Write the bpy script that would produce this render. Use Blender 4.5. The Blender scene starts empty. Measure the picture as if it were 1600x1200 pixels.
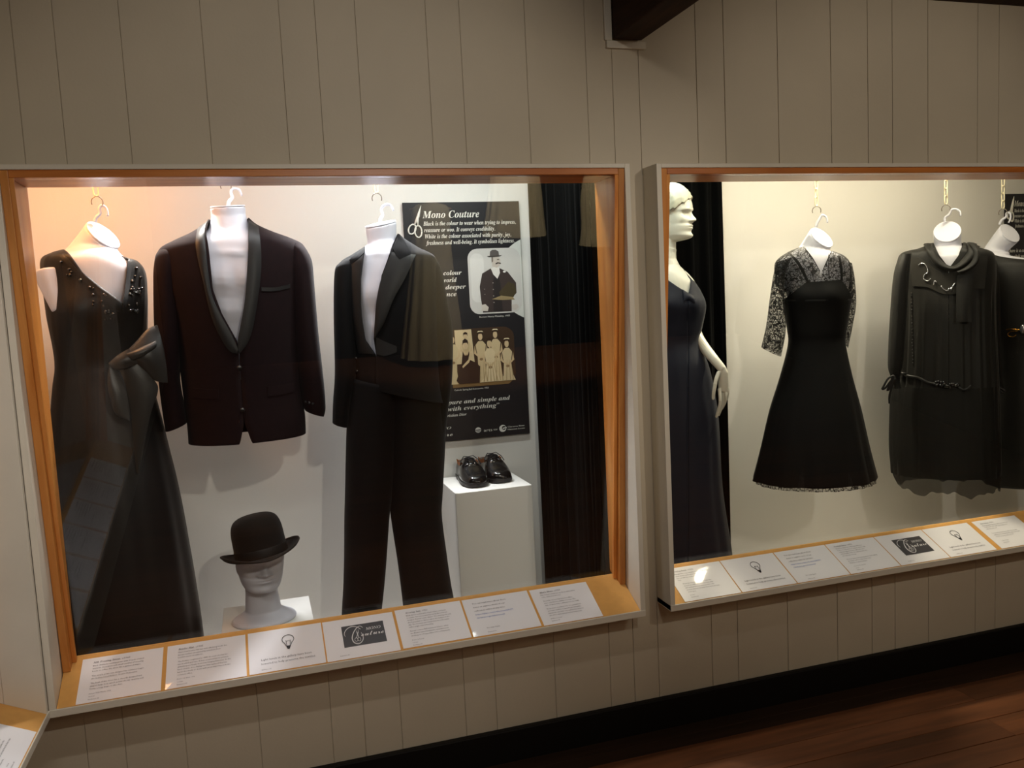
import bpy, bmesh, math, random
import numpy as np
from mathutils import Vector, Matrix
random.seed(7); np.random.seed(7)
sc = bpy.context.scene
C = sc.collection

def srgb(r, g, b):
    f = lambda c: (c/255/12.92) if c/255 <= 0.04045 else ((c/255+0.055)/1.055)**2.4
    return (f(r), f(g), f(b), 1.0)

# ------------------------------------------------------------------ camera
CAM = np.array([0.0, -2.4754, 1.45]); FPX = 1322.0
CR = np.array([0.95423111, -0.29490354, -0.04974824])
CU = np.array([0.0765063, 0.07989654, 0.99386283])
CF = np.array([0.28911896, 0.95218089, -0.09880174])
cd = bpy.data.cameras.new('camera'); cam = bpy.data.objects.new('camera', cd); C.objects.link(cam)
cd.sensor_width = 36.0; cd.lens = 36.0*FPX/1600.0; cd.clip_start = 0.05
cam.matrix_world = Matrix(((CR[0], CU[0], -CF[0], CAM[0]), (CR[1], CU[1], -CF[1], CAM[1]),
                           (CR[2], CU[2], -CF[2], CAM[2]), (0, 0, 0, 1)))
sc.camera = cam

# ------------------------------------------------------------------ exposure, world, lights
sc.view_settings.view_transform = 'Standard'; sc.view_settings.look = 'None'
sc.view_settings.gamma = 1.0; sc.view_settings.use_curve_mapping = False
sc.view_settings.exposure = 0.2
w = bpy.data.worlds.new('world'); sc.world = w; w.use_nodes = True
w.node_tree.nodes['Background'].inputs[0].default_value = (1.0, 0.86, 0.70, 1)
w.node_tree.nodes['Background'].inputs[1].default_value = 0.03

def aim(o, target):
    d = Vector(target) - o.location
    o.rotation_euler = d.to_track_quat('-Z', 'Y').to_euler()
def area(name, loc, target, sx, sy, power, col):
    l = bpy.data.lights.new(name, 'AREA'); l.shape = 'RECTANGLE'; l.size = sx; l.size_y = sy
    l.energy = power; l.color = col
    o = bpy.data.objects.new(name, l); C.objects.link(o); o.location = loc; aim(o, target); return o
def spot(name, loc, target, deg, blend, power, col, rad=0.03):
    l = bpy.data.lights.new(name, 'SPOT'); l.spot_size = math.radians(deg); l.spot_blend = blend
    l.energy = power; l.color = col; l.shadow_soft_size = rad
    o = bpy.data.objects.new(name, l); C.objects.link(o); o.location = loc; aim(o, target); return o
# lamps under the roof of each display case
area('case_lamp_warm', (-0.54, 0.22, 2.07), (-0.62, 0.55, 1.1), 0.12, 0.10, 3.3, (1.0, 0.42, 0.13))
spot('case_halogen', (0.41, 0.56, 2.08), (0.38, -0.10, 0.5), 80, 0.8, 80, (0.96, 0.96, 1.0), 0.035)
spot('case_halogen', (-0.20, 0.50, 2.08), (-0.22, -0.10, 0.5), 80, 0.8, 46, (1.0, 0.93, 0.87), 0.035)
area('case_lamp_cool', (0.28, 0.13, 2.07), (0.26, 0.55, 0.9), 0.8, 0.05, 3.6, (0.93, 0.95, 1.0))
area('case_lamp_cool', (0.84, 0.20, 2.07), (0.82, 0.55, 1.0), 0.25, 0.06, 3.4, (0.90, 0.98, 0.94))
area('case_lamp_white', (1.42, 0.18, 2.07), (1.60, 0.40, 1.0), 0.20, 0.06, 1.4, (0.80, 0.97, 0.96))
spot('case_halogen', (2.28, 0.56, 2.08), (2.1, -0.12, 0.5), 92, 0.8, 80, (1.0, 0.88, 0.64), 0.035)
spot('case_halogen', (1.55, 0.44, 2.08), (1.5, -0.05, 0.5), 76, 0.9, 8, (0.86, 0.96, 1.0), 0.035)
area('case_lamp_yellow', (2.30, 0.15, 2.07), (2.30, 0.55, 1.0), 1.5, 0.05, 8.8, (1.0, 0.90, 0.68))
# ceiling spots of the room, then added lights
spot('room_spot', (0.75, -2.6, 2.40), (0.25, 0.0, 1.42), 60, 0.7, 50, (1.0, 0.91, 0.79), 0.03)
spot('room_spot', (2.0, -2.6, 2.40), (2.2, 0.0, 1.40), 60, 0.7, 45, (1.0, 0.89, 0.75), 0.03)
spot('room_spot', (2.0, -3.1, 2.40), (2.05, -4.6, 1.1), 80, 0.4, 230, (1.0, 0.88, 0.66), 0.04)  # added spot, brightens the pale garments mirrored in the glass
area('side_case_fill', (-0.735, -0.95, 1.81), (-0.70, -0.95, 0.5), 0.04, 1.4, 9.0, (1.0, 0.92, 0.85))  # added fill, brightens the label board of the side case
area('room_fill', (1.6, -3.2, 2.35), (1.4, -1.0, 0.0), 1.5, 0.8, 6.8, (1.0, 0.80, 0.58))  # broad fill added for ambient light in the room

# ------------------------------------------------------------------ helpers: materials
def mat(name, col, rough=0.6, spec=0.5, metal=0.0, bump=0.0, bscale=200.0, var=0.0, vscale=8.0, coat=0.0, sheen=0.0, stretch=None, coatr=0.08):
    m = bpy.data.materials.new(name); m.use_nodes = True
    nt = m.node_tree; b = nt.nodes['Principled BSDF']
    b.inputs['Base Color'].default_value = col; b.inputs['Roughness'].default_value = rough
    b.inputs['Specular IOR Level'].default_value = spec; b.inputs['Metallic'].default_value = metal
    b.inputs['Coat Weight'].default_value = coat; b.inputs['Coat Roughness'].default_value = coatr
    b.inputs['Sheen Weight'].default_value = sheen; b.inputs['Sheen Roughness'].default_value = 0.4
    if bump or var:
        tc = nt.nodes.new('ShaderNodeTexCoord'); mp = nt.nodes.new('ShaderNodeMapping')
        nt.links.new(tc.outputs['Object'], mp.inputs[0])
        if stretch: mp.inputs['Scale'].default_value = stretch
    if bump:
        n = nt.nodes.new('ShaderNodeTexNoise'); n.inputs['Scale'].default_value = bscale; n.inputs['Detail'].default_value = 3
        nt.links.new(mp.outputs[0], n.inputs['Vector'])
        bp = nt.nodes.new('ShaderNodeBump'); bp.inputs['Strength'].default_value = bump; bp.inputs['Distance'].default_value = 0.002
        nt.links.new(n.outputs['Fac'], bp.inputs['Height']); nt.links.new(bp.outputs[0], b.inputs['Normal'])
    if var:
        n = nt.nodes.new('ShaderNodeTexNoise'); n.inputs['Scale'].default_value = vscale; n.inputs['Detail'].default_value = 5
        nt.links.new(mp.outputs[0], n.inputs['Vector'])
        r = nt.nodes.new('ShaderNodeValToRGB')
        r.color_ramp.elements[0].position = 0.3; r.color_ramp.elements[1].position = 0.7
        r.color_ramp.elements[0].color = tuple(c*(1-var) for c in col[:3])+(1,)
        r.color_ramp.elements[1].color = tuple(min(1, c*(1+var)) for c in col[:3])+(1,)
        nt.links.new(n.outputs['Fac'], r.inputs[0]); nt.links.new(r.outputs[0], b.inputs['Base Color'])
    return m

def wood(name, c1, c2, rough, axis='X', scale=1.0, spec=0.4):
    m = mat(name, c1, rough, spec); nt = m.node_tree; b = nt.nodes['Principled BSDF']
    tc = nt.nodes.new('ShaderNodeTexCoord'); mp = nt.nodes.new('ShaderNodeMapping'); n = nt.nodes.new('ShaderNodeTexNoise')
    s = {'X': (1.2, 14, 14), 'Y': (14, 1.2, 14), 'Z': (14, 14, 1.2)}[axis]
    mp.inputs['Scale'].default_value = tuple(v*scale for v in s); n.inputs['Scale'].default_value = 3.0
    n.inputs['Detail'].default_value = 6; n.inputs['Distortion'].default_value = 0.6
    oi = nt.nodes.new('ShaderNodeObjectInfo'); ad = nt.nodes.new('ShaderNodeVectorMath'); ad.operation = 'ADD'
    sc_ = nt.nodes.new('ShaderNodeMath'); sc_.operation = 'MULTIPLY'; sc_.inputs[1].default_value = 9.0
    nt.links.new(oi.outputs['Random'], sc_.inputs[0]); nt.links.new(tc.outputs['Object'], ad.inputs[0]); nt.links.new(sc_.outputs[0], ad.inputs[1])
    nt.links.new(ad.outputs[0], mp.inputs[0]); nt.links.new(mp.outputs[0], n.inputs['Vector'])
    r = nt.nodes.new('ShaderNodeValToRGB'); r.color_ramp.elements[0].position = 0.3; r.color_ramp.elements[1].position = 0.72
    r.color_ramp.elements[0].color = c1; r.color_ramp.elements[1].color = c2
    nt.links.new(n.outputs['Fac'], r.inputs[0])
    hs = nt.nodes.new('ShaderNodeHueSaturation'); mr = nt.nodes.new('ShaderNodeMapRange')
    mr.inputs['To Min'].default_value = 0.75; mr.inputs['To Max'].default_value = 1.2
    nt.links.new(oi.outputs['Random'], mr.inputs[0]); nt.links.new(mr.outputs[0], hs.inputs['Value'])
    nt.links.new(r.outputs[0], hs.inputs['Color']); nt.links.new(hs.outputs[0], b.inputs['Base Color'])
    bp = nt.nodes.new('ShaderNodeBump'); bp.inputs['Strength'].default_value = 0.25; bp.inputs['Distance'].default_value = 0.001
    nt.links.new(n.outputs['Fac'], bp.inputs['Height']); nt.links.new(bp.outputs[0], b.inputs['Normal'])
    return m

def sheer(name, col, kind, density):
    """cloth with real see-through gaps: 'lace' (motifs and net) or 'chiffon' (even fine weave)"""
    m = mat(name, col, 0.7, 0.3); nt = m.node_tree; b = nt.nodes['Principled BSDF']; out = nt.nodes['Material Output']
    tr = nt.nodes.new('ShaderNodeBsdfTransparent'); mx = nt.nodes.new('ShaderNodeMixShader')
    nt.links.new(tr.outputs[0], mx.inputs[1]); nt.links.new(b.outputs[0], mx.inputs[2]); nt.links.new(mx.outputs[0], out.inputs[0])
    if kind == 'chiffon':
        mx.inputs[0].default_value = density; return m
    tc = nt.nodes.new('ShaderNodeTexCoord')
    def N(t, **k):
        n = nt.nodes.new(t)
        for a, v in k.items(): n.inputs[a].default_value = v
        return n
    def M(op, a, bb=None):
        n = nt.nodes.new('ShaderNodeMath'); n.operation = op
        for i, v in enumerate((a, bb)):
            if v is None: continue
            if isinstance(v, (int, float)): n.inputs[i].default_value = v
            else: nt.links.new(v, n.inputs[i])
        return n.outputs[0]
    wv = N('ShaderNodeTexNoise', Scale=14.0, Detail=2.0); nt.links.new(tc.outputs['Object'], wv.inputs['Vector'])
    add = nt.nodes.new('ShaderNodeVectorMath'); add.operation = 'MULTIPLY_ADD'; add.inputs[1].default_value = (0.03, 0.03, 0.03)
    nt.links.new(wv.outputs['Color'], add.inputs[0]); nt.links.new(tc.outputs['Object'], add.inputs[2])
    v1 = nt.nodes.new('ShaderNodeTexVoronoi'); v1.feature = 'DISTANCE_TO_EDGE'; v1.inputs['Scale'].default_value = 85.0
    nt.links.new(add.outputs[0], v1.inputs['Vector'])
    v2 = nt.nodes.new('ShaderNodeTexVoronoi'); v2.feature = 'DISTANCE_TO_EDGE'; v2.inputs['Scale'].default_value = 260.0
    nt.links.new(tc.outputs['Object'], v2.inputs['Vector'])
    n3 = N('ShaderNodeTexNoise', Scale=55.0, Detail=2.0); nt.links.new(add.outputs[0], n3.inputs['Vector'])
    a = M('LESS_THAN', v1.outputs['Distance'], 0.075*density)
    c_ = M('LESS_THAN', v2.outputs['Distance'], 0.07)
    d = M('GREATER_THAN', n3.outputs['Fac'], 0.66-0.08*density)
    s = M('MAXIMUM', M('MAXIMUM', a, M('MULTIPLY', c_, 0.8)), M('MULTIPLY', d, 0.92))
    nt.links.new(M('MAXIMUM', s, 0.15), mx.inputs[0])
    return m

def glass(name):
    m = bpy.data.materials.new(name); m.use_nodes = True; nt = m.node_tree; nt.nodes.clear()
    out = nt.nodes.new('ShaderNodeOutputMaterial'); mx = nt.nodes.new('ShaderNodeMixShader')
    tr = nt.nodes.new('ShaderNodeBsdfTransparent'); gl = nt.nodes.new('ShaderNodeBsdfGlossy'); fr = nt.nodes.new('ShaderNodeFresnel')
    tr.inputs[0].default_value = (0.985, 0.995, 0.988, 1); gl.inputs['Roughness'].default_value = 0.0
    ge = nt.nodes.new('ShaderNodeNewGeometry'); ior = nt.nodes.new('ShaderNodeMath'); ior.operation = 'MULTIPLY_ADD'   # 1.5 going in, 1/1.5 coming out
    ior.inputs[1].default_value = 1/1.5-1.5; ior.inputs[2].default_value = 1.5
    nt.links.new(ge.outputs['Backfacing'], ior.inputs[0]); nt.links.new(ior.outputs[0], fr.inputs['IOR'])
    nt.links.new(fr.outputs[0], mx.inputs[0]); nt.links.new(tr.outputs[0], mx.inputs[1]); nt.links.new(gl.outputs[0], mx.inputs[2])
    nt.links.new(mx.outputs[0], out.inputs[0]); return m

M = {}
M['wall'] = mat('wall_paint', srgb(204, 193, 173), 0.5, 0.4, bump=0.15, bscale=120, var=0.04, vscale=3)
M['white'] = mat('white_gloss_paint', srgb(226, 219, 204), 0.4, 0.5, bump=0.08, bscale=90, var=0.04, vscale=6)
M['case'] = mat('case_lining', srgb(234, 231, 226), 0.7, 0.3, bump=0.15, bscale=160, var=0.03, vscale=2)
M['caseframe'] = M['white']
M['plinth'] = mat('plinth_paint', srgb(236, 234, 228), 0.6, 0.3, bump=0.05, bscale=150)
M['pine'] = wood('varnished_pine', srgb(196, 118, 50), srgb(226, 156, 82), 0.35, 'Z', 0.7)
M['pinex'] = wood('varnished_pine_rail', srgb(176, 98, 40), srgb(206, 132, 66), 0.35, 'X', 0.7)
M['mdf'] = mat('raw_mdf', srgb(220, 164, 90), 0.65, 0.3, bump=0.1, bscale=400, var=0.05, vscale=30)
M['beam'] = wood('dark_beam', srgb(38, 22, 12), srgb(62, 38, 22), 0.7, 'Y', 0.8, 0.2)
M['ceil'] = mat('dark_ceiling', srgb(58, 44, 34), 0.8, 0.2)
M['floor'] = wood('stained_floor', srgb(84, 48, 27), srgb(122, 73, 43), 0.38, 'X', 0.6)
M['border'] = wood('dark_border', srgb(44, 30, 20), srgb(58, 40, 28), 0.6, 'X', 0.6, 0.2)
M['black'] = mat('black_skirting', srgb(16, 13, 11), 0.6, 0.25)
M['glass'] = glass('clear_glass')
M['form'] = mat('white_plastic', srgb(212, 212, 222), 0.38, 0.4)
M['skin'] = mat('mannequin_paint', srgb(216, 214, 202), 0.35, 0.45)
M['hair'] = mat('mannequin_hair', srgb(172, 168, 148), 0.45, 0.45)
M['dress'] = mat('black_duchess_satin', srgb(17, 15, 14), 0.5, 0.3, bump=0.2, bscale=300, sheen=0.05)
M['bow'] = mat('charcoal_satin', srgb(44, 42, 40), 0.38, 0.4, bump=0.15, bscale=250)
M['bead'] = mat('jet_bead', srgb(16, 16, 18), 0.06, 0.9)
M['wine'] = mat('wine_wool', srgb(25, 10, 12), 0.9, 0.2, bump=0.08, bscale=900, sheen=0.04, var=0.15, vscale=60)
M['wool'] = mat('black_wool', srgb(14, 13, 14), 0.9, 0.2, bump=0.08, bscale=900, sheen=0.05)
M['satin'] = mat('black_satin', srgb(26, 25, 25), 0.48, 0.4, bump=0.1, bscale=200, stretch=(1, 1, .3))
M['button'] = mat('black_button', srgb(26, 24, 24), 0.25, 0.6)
M['felt'] = mat('black_felt', srgb(27, 24, 21), 0.95, 0.15, bump=0.3, bscale=500, sheen=0.08)
M['ribbon'] = mat('grosgrain', srgb(27, 24, 21), 0.6, 0.3, bump=0.2, bscale=300)
M['leather'] = mat('polished_black_leather', srgb(14, 13, 14), 0.2, 0.55, coat=0.4, bump=0.06, bscale=60)
M['sole'] = mat('black_sole', srgb(20, 18, 18), 0.4, 0.4)
M['tan'] = mat('tan_lining', srgb(158, 92, 42), 0.6, 0.3, bump=0.1, bscale=200)
M['lace_cord'] = mat('shoe_lace', srgb(22, 21, 22), 0.6, 0.3)
M['velvet'] = mat('black_velvet', srgb(7, 7, 7), 0.95, 0.05, bump=0.2, bscale=300, sheen=0.015)
M['navy'] = mat('midnight_crepe', srgb(17, 21, 36), 0.65, 0.25, bump=0.2, bscale=400, sheen=0.05)
M['lace'] = sheer('black_lace', srgb(20, 19, 18), 'lace', 0.85)
M['slip'] = mat('black_faille', srgb(10, 10, 10), 0.75, 0.18, bump=0.08, bscale=300, sheen=0.04)
M['chiffon'] = sheer('black_chiffon', srgb(22, 21, 19), 'chiffon', 0.90)
M['chiffon_hem'] = sheer('black_chiffon_hem', srgb(26, 25, 22), 'chiffon', 0.72)
M['yoke'] = mat('sheer_crepe_yoke', srgb(38, 36, 32), 0.7, 0.25, bump=0.3, bscale=350)
M['cream'] = mat('cream_cotton', srgb(226, 210, 176), 0.8, 0.2)
M['crepe'] = mat('black_crepe', srgb(24, 23, 20), 0.55, 0.3, bump=0.3, bscale=350, sheen=0.05)
M['chain'] = mat('cream_plastic', srgb(232, 222, 190), 0.4, 0.45)
M['steel'] = mat('zinc_wire', srgb(150, 140, 128), 0.3, 0.5, metal=0.9)
M['gold'] = mat('gilt', srgb(196, 142, 60), 0.25, 0.5, metal=1.0)
M['silver'] = mat('diamante', srgb(206, 210, 216), 0.15, 0.8, metal=0.8)
M['paper'] = mat('laminated_paper', srgb(244, 242, 246), 0.45, 0.4, coat=0.35, coatr=0.05)
M['ink'] = mat('printed_ink', srgb(105, 100, 108), 0.5, 0.3)
M['inkb'] = mat('blue_ink', srgb(96, 120, 190), 0.5, 0.3)
M['inkd'] = mat('dark_ink', srgb(62, 60, 64), 0.5, 0.3)
M['logo'] = mat('logo_grey', srgb(72, 70, 74), 0.4, 0.4, coat=0.3)
M['logow'] = mat('logo_white', srgb(240, 238, 240), 0.5, 0.3)
M['poster'] = mat('poster_black', srgb(30, 28, 32), 0.5, 0.35)
M['pwhite'] = mat('poster_white', srgb(232, 230, 222), 0.5, 0.3)
M['pgrey'] = mat('poster_pale_grey', srgb(216, 218, 212), 0.5, 0.3)
def tone(r, g, b): 
    k = 'tone_%d_%d_%d' % (r, g, b)
    if k not in M: M[k] = mat('print_tone', srgb(r, g, b), 0.5, 0.3)
    return M[k]

# ------------------------------------------------------------------ helpers: geometry
def ray(u, v): return CR*((u-800)/FPX) + CU*((600-v)/FPX) + CF
def P(u, v, Y):
    """the place on the upright plane at depth Y (metres behind the wall face) that the sight line (u, v) meets"""
    d = ray(u, v); return CAM + d*((Y-CAM[1])/d[1])
def proj(p):
    d = np.asarray(p)-CAM; z = d@CF
    return np.array([800+FPX*(d@CR)/z, 600-FPX*(d@CU)/z])

def link(name, verts, faces, m, parent=None, smooth=True, mats=None, fm=None):
    me = bpy.data.meshes.new(name)
    me.from_pydata([tuple(float(c) for c in v) for v in verts], [], [tuple(int(i) for i in f) for f in faces]); me.update()
    if mats:
        for q in mats: me.materials.append(q)
        if fm: me.polygons.foreach_set('material_index', fm)
    else: me.materials.append(m)
    if smooth: me.polygons.foreach_set('use_smooth', [True]*len(me.polygons))
    o = bpy.data.objects.new(name, me); C.objects.link(o)
    if parent is not None: o.parent = parent
    return o
class MB:
    def __init__(s): s.v = []; s.f = []
    def add(s, v, f):
        n = len(s.v); s.v += [tuple(x) for x in v]; s.f += [tuple(i+n for i in q) for q in f]; return s
    def box(s, x0, x1, y0, y1, z0, z1, bev=0.0):
        if bev <= 0:
            return s.add([(x, y, z) for x in (x0, x1) for y in (y0, y1) for z in (z0, z1)],
                  [(0, 1, 3, 2), (4, 6, 7, 5), (0, 4, 5, 1), (2, 3, 7, 6), (0, 2, 6, 4), (1, 5, 7, 3)])
        bm = bmesh.new(); bmesh.ops.create_cube(bm, size=1)
        for q in bm.verts: q.co = (x0+(q.co.x+.5)*(x1-x0), y0+(q.co.y+.5)*(y1-y0), z0+(q.co.z+.5)*(z1-z0))
        bmesh.ops.bevel(bm, geom=bm.edges[:], offset=bev, segments=1, affect='EDGES')
        bm.verts.index_update()
        s.add([q.co[:] for q in bm.verts], [[q.index for q in f.verts] for f in bm.faces]); bm.free(); return s
    def prism(s, pts, vec):
        """closed polygon pts (3-D) pushed along vec"""
        n = len(pts); a = [np.array(p, float) for p in pts]; b = [p+np.array(vec, float) for p in a]
        return s.add(a+b, [tuple(range(n))[::-1], tuple(range(n, 2*n))]+[(i, (i+1) % n, n+(i+1) % n, n+i) for i in range(n)])
    def tube(s, pts, r, n=8, cap=True):
        pts = [np.array(p, float) for p in pts]; k = len(pts); rr = r if hasattr(r, '__len__') else [r]*k
        base = None; V = []
        for i, p in enumerate(pts):
            t = pts[min(i+1, k-1)]-pts[max(i-1, 0)]; t = t/(np.linalg.norm(t)+1e-12)
            if base is None: base = np.cross(t, (0, 0, 1)) if abs(t[2]) < .9 else np.cross(t, (1, 0, 0))
            base = base-t*(base@t); base /= np.linalg.norm(base)+1e-12; q = np.cross(t, base)
            V += [p+rr[i]*(math.cos(a)*base+math.sin(a)*q) for a in [2*math.pi*j/n for j in range(n)]]
        F = [(i*n+j, i*n+(j+1) % n, (i+1)*n+(j+1) % n, (i+1)*n+j) for i in range(k-1) for j in range(n)]
        if cap: F += [tuple(range(n))[::-1], tuple(range((k-1)*n, k*n))]
        return s.add(V, F)
    def ell(s, c, a, b, d, nu=20, nv=12):
        c = np.array(c, float); a, b, d = (np.array(q, float) for q in (a, b, d)); V = []; F = []
        for i in range(nv+1):
            t = math.pi*i/nv
            for j in range(nu):
                p = 2*math.pi*j/nu; V.append(c+a*(math.sin(t)*math.cos(p))+b*(math.sin(t)*math.sin(p))+d*math.cos(t))
        for i in range(nv):
            for j in range(nu): F.append((i*nu+j, (i+1)*nu+j, (i+1)*nu+(j+1) % nu, i*nu+(j+1) % nu))
        return s.add(V, F)
    def rings(s, R, cap0=True, cap1=True):
        n = len(R[0]); V = [p for r in R for p in r]
        F = [(i*n+j, i*n+(j+1) % n, (i+1)*n+(j+1) % n, (i+1)*n+j) for i in range(len(R)-1) for j in range(n)]
        if cap0: F.append(tuple(range(n))[::-1])
        if cap1: F.append(tuple(range((len(R)-1)*n, len(R)*n)))
        return s.add(V, F)
    def build(s, name, m, parent=None, smooth=False):
        return link(name, s.v, s.f, m, parent, smooth)
def thing(name, label, cat, group=None, loc=(0, 0, 0)):
    o = bpy.data.objects.new(name, None); C.objects.link(o); o.location = loc; o.empty_display_size = 0.05
    o['label'] = label; o['category'] = cat
    if group: o['group'] = group
    return o
def tag(o, label, cat, group=None):
    o['label'] = label; o['category'] = cat
    if group: o['group'] = group
    return o
def structure(o): o['kind'] = 'structure'; return o
def bevel(o, w=0.002, seg=2):
    md = o.modifiers.new('bevel', 'BEVEL'); md.width = w; md.segments = seg; md.limit_method = 'ANGLE'; md.angle_limit = 0.6; return o
def solid(o, t=0.004):
    md = o.modifiers.new('thickness', 'SOLIDIFY'); md.thickness = t; md.offset = 0; return o
def fuse(o, vox=0.004, smooth=4):
    md = o.modifiers.new('fuse', 'REMESH'); md.mode = 'VOXEL'; md.voxel_size = vox; md.use_smooth_shade = True
    if smooth:
        s = o.modifiers.new('smooth', 'SMOOTH'); s.iterations = smooth; s.factor = 0.5
    return o

def spline(pts, n):
    """Catmull-Rom through rows of numbers"""
    a = np.array(pts, float); k = len(a); out = []
    for t in np.linspace(0, k-1, n):
        i = min(int(t), k-2); f = t-i
        p0, p1, p2, p3 = a[max(i-1, 0)], a[i], a[i+1], a[min(i+2, k-1)]
        out.append(0.5*((2*p1)+(-p0+p2)*f+(2*p0-5*p1+4*p2-p3)*f*f+(-p0+3*p1-3*p2+p3)*f**3))
    return np.array(out)

FONT = {}
def uni(s, base, small=None):
    o = ''
    for c in s:
        if 'A' <= c <= 'Z': o += chr(base+ord(c)-65)
        elif 'a' <= c <= 'z': o += chr(base+26+ord(c)-97)
        else: o += c
    return o
def text_mesh(s, res=2, bold=0.0):
    key = (s, res, bold)
    if key in FONT: return FONT[key]
    c = bpy.data.curves.new('lettering', 'FONT'); c.body = s; c.resolution_u = res; c.offset = bold
    o = bpy.data.objects.new('lettering', c); C.objects.link(o)
    bpy.context.view_layer.update()
    me = bpy.data.meshes.new_from_object(o.evaluated_get(bpy.context.evaluated_depsgraph_get()))
    v = np.array([q.co[:] for q in me.vertices]) if len(me.vertices) else np.zeros((0, 3)); f = [tuple(p.vertices) for p in me.polygons]
    bpy.data.objects.remove(o); bpy.data.curves.remove(c); bpy.data.meshes.remove(me)
    FONT[key] = (v, f); return FONT[key]
def put_text(mb, s, org, ex, ey, width=None, size=None, shear=0.0, res=2, bold=0.0, lift=None):
    """flat lettering: org is the left end of the baseline, ex/ey unit vectors of the sheet"""
    v, f = text_mesh(s, res, bold)
    if not len(v): return
    x0, x1 = v[:, 0].min(), v[:, 0].max()
    k = width/(x1-x0) if width else size
    ky = size if size else k
    org = np.array(org, float); ex = np.array(ex); ey = np.array(ey)
    X = (v[:, 0]-x0)*k+shear*v[:, 1]*ky; Yv = v[:, 1]*ky
    mb.add(org+np.outer(X, ex)+np.outer(Yv, ey), f)

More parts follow.
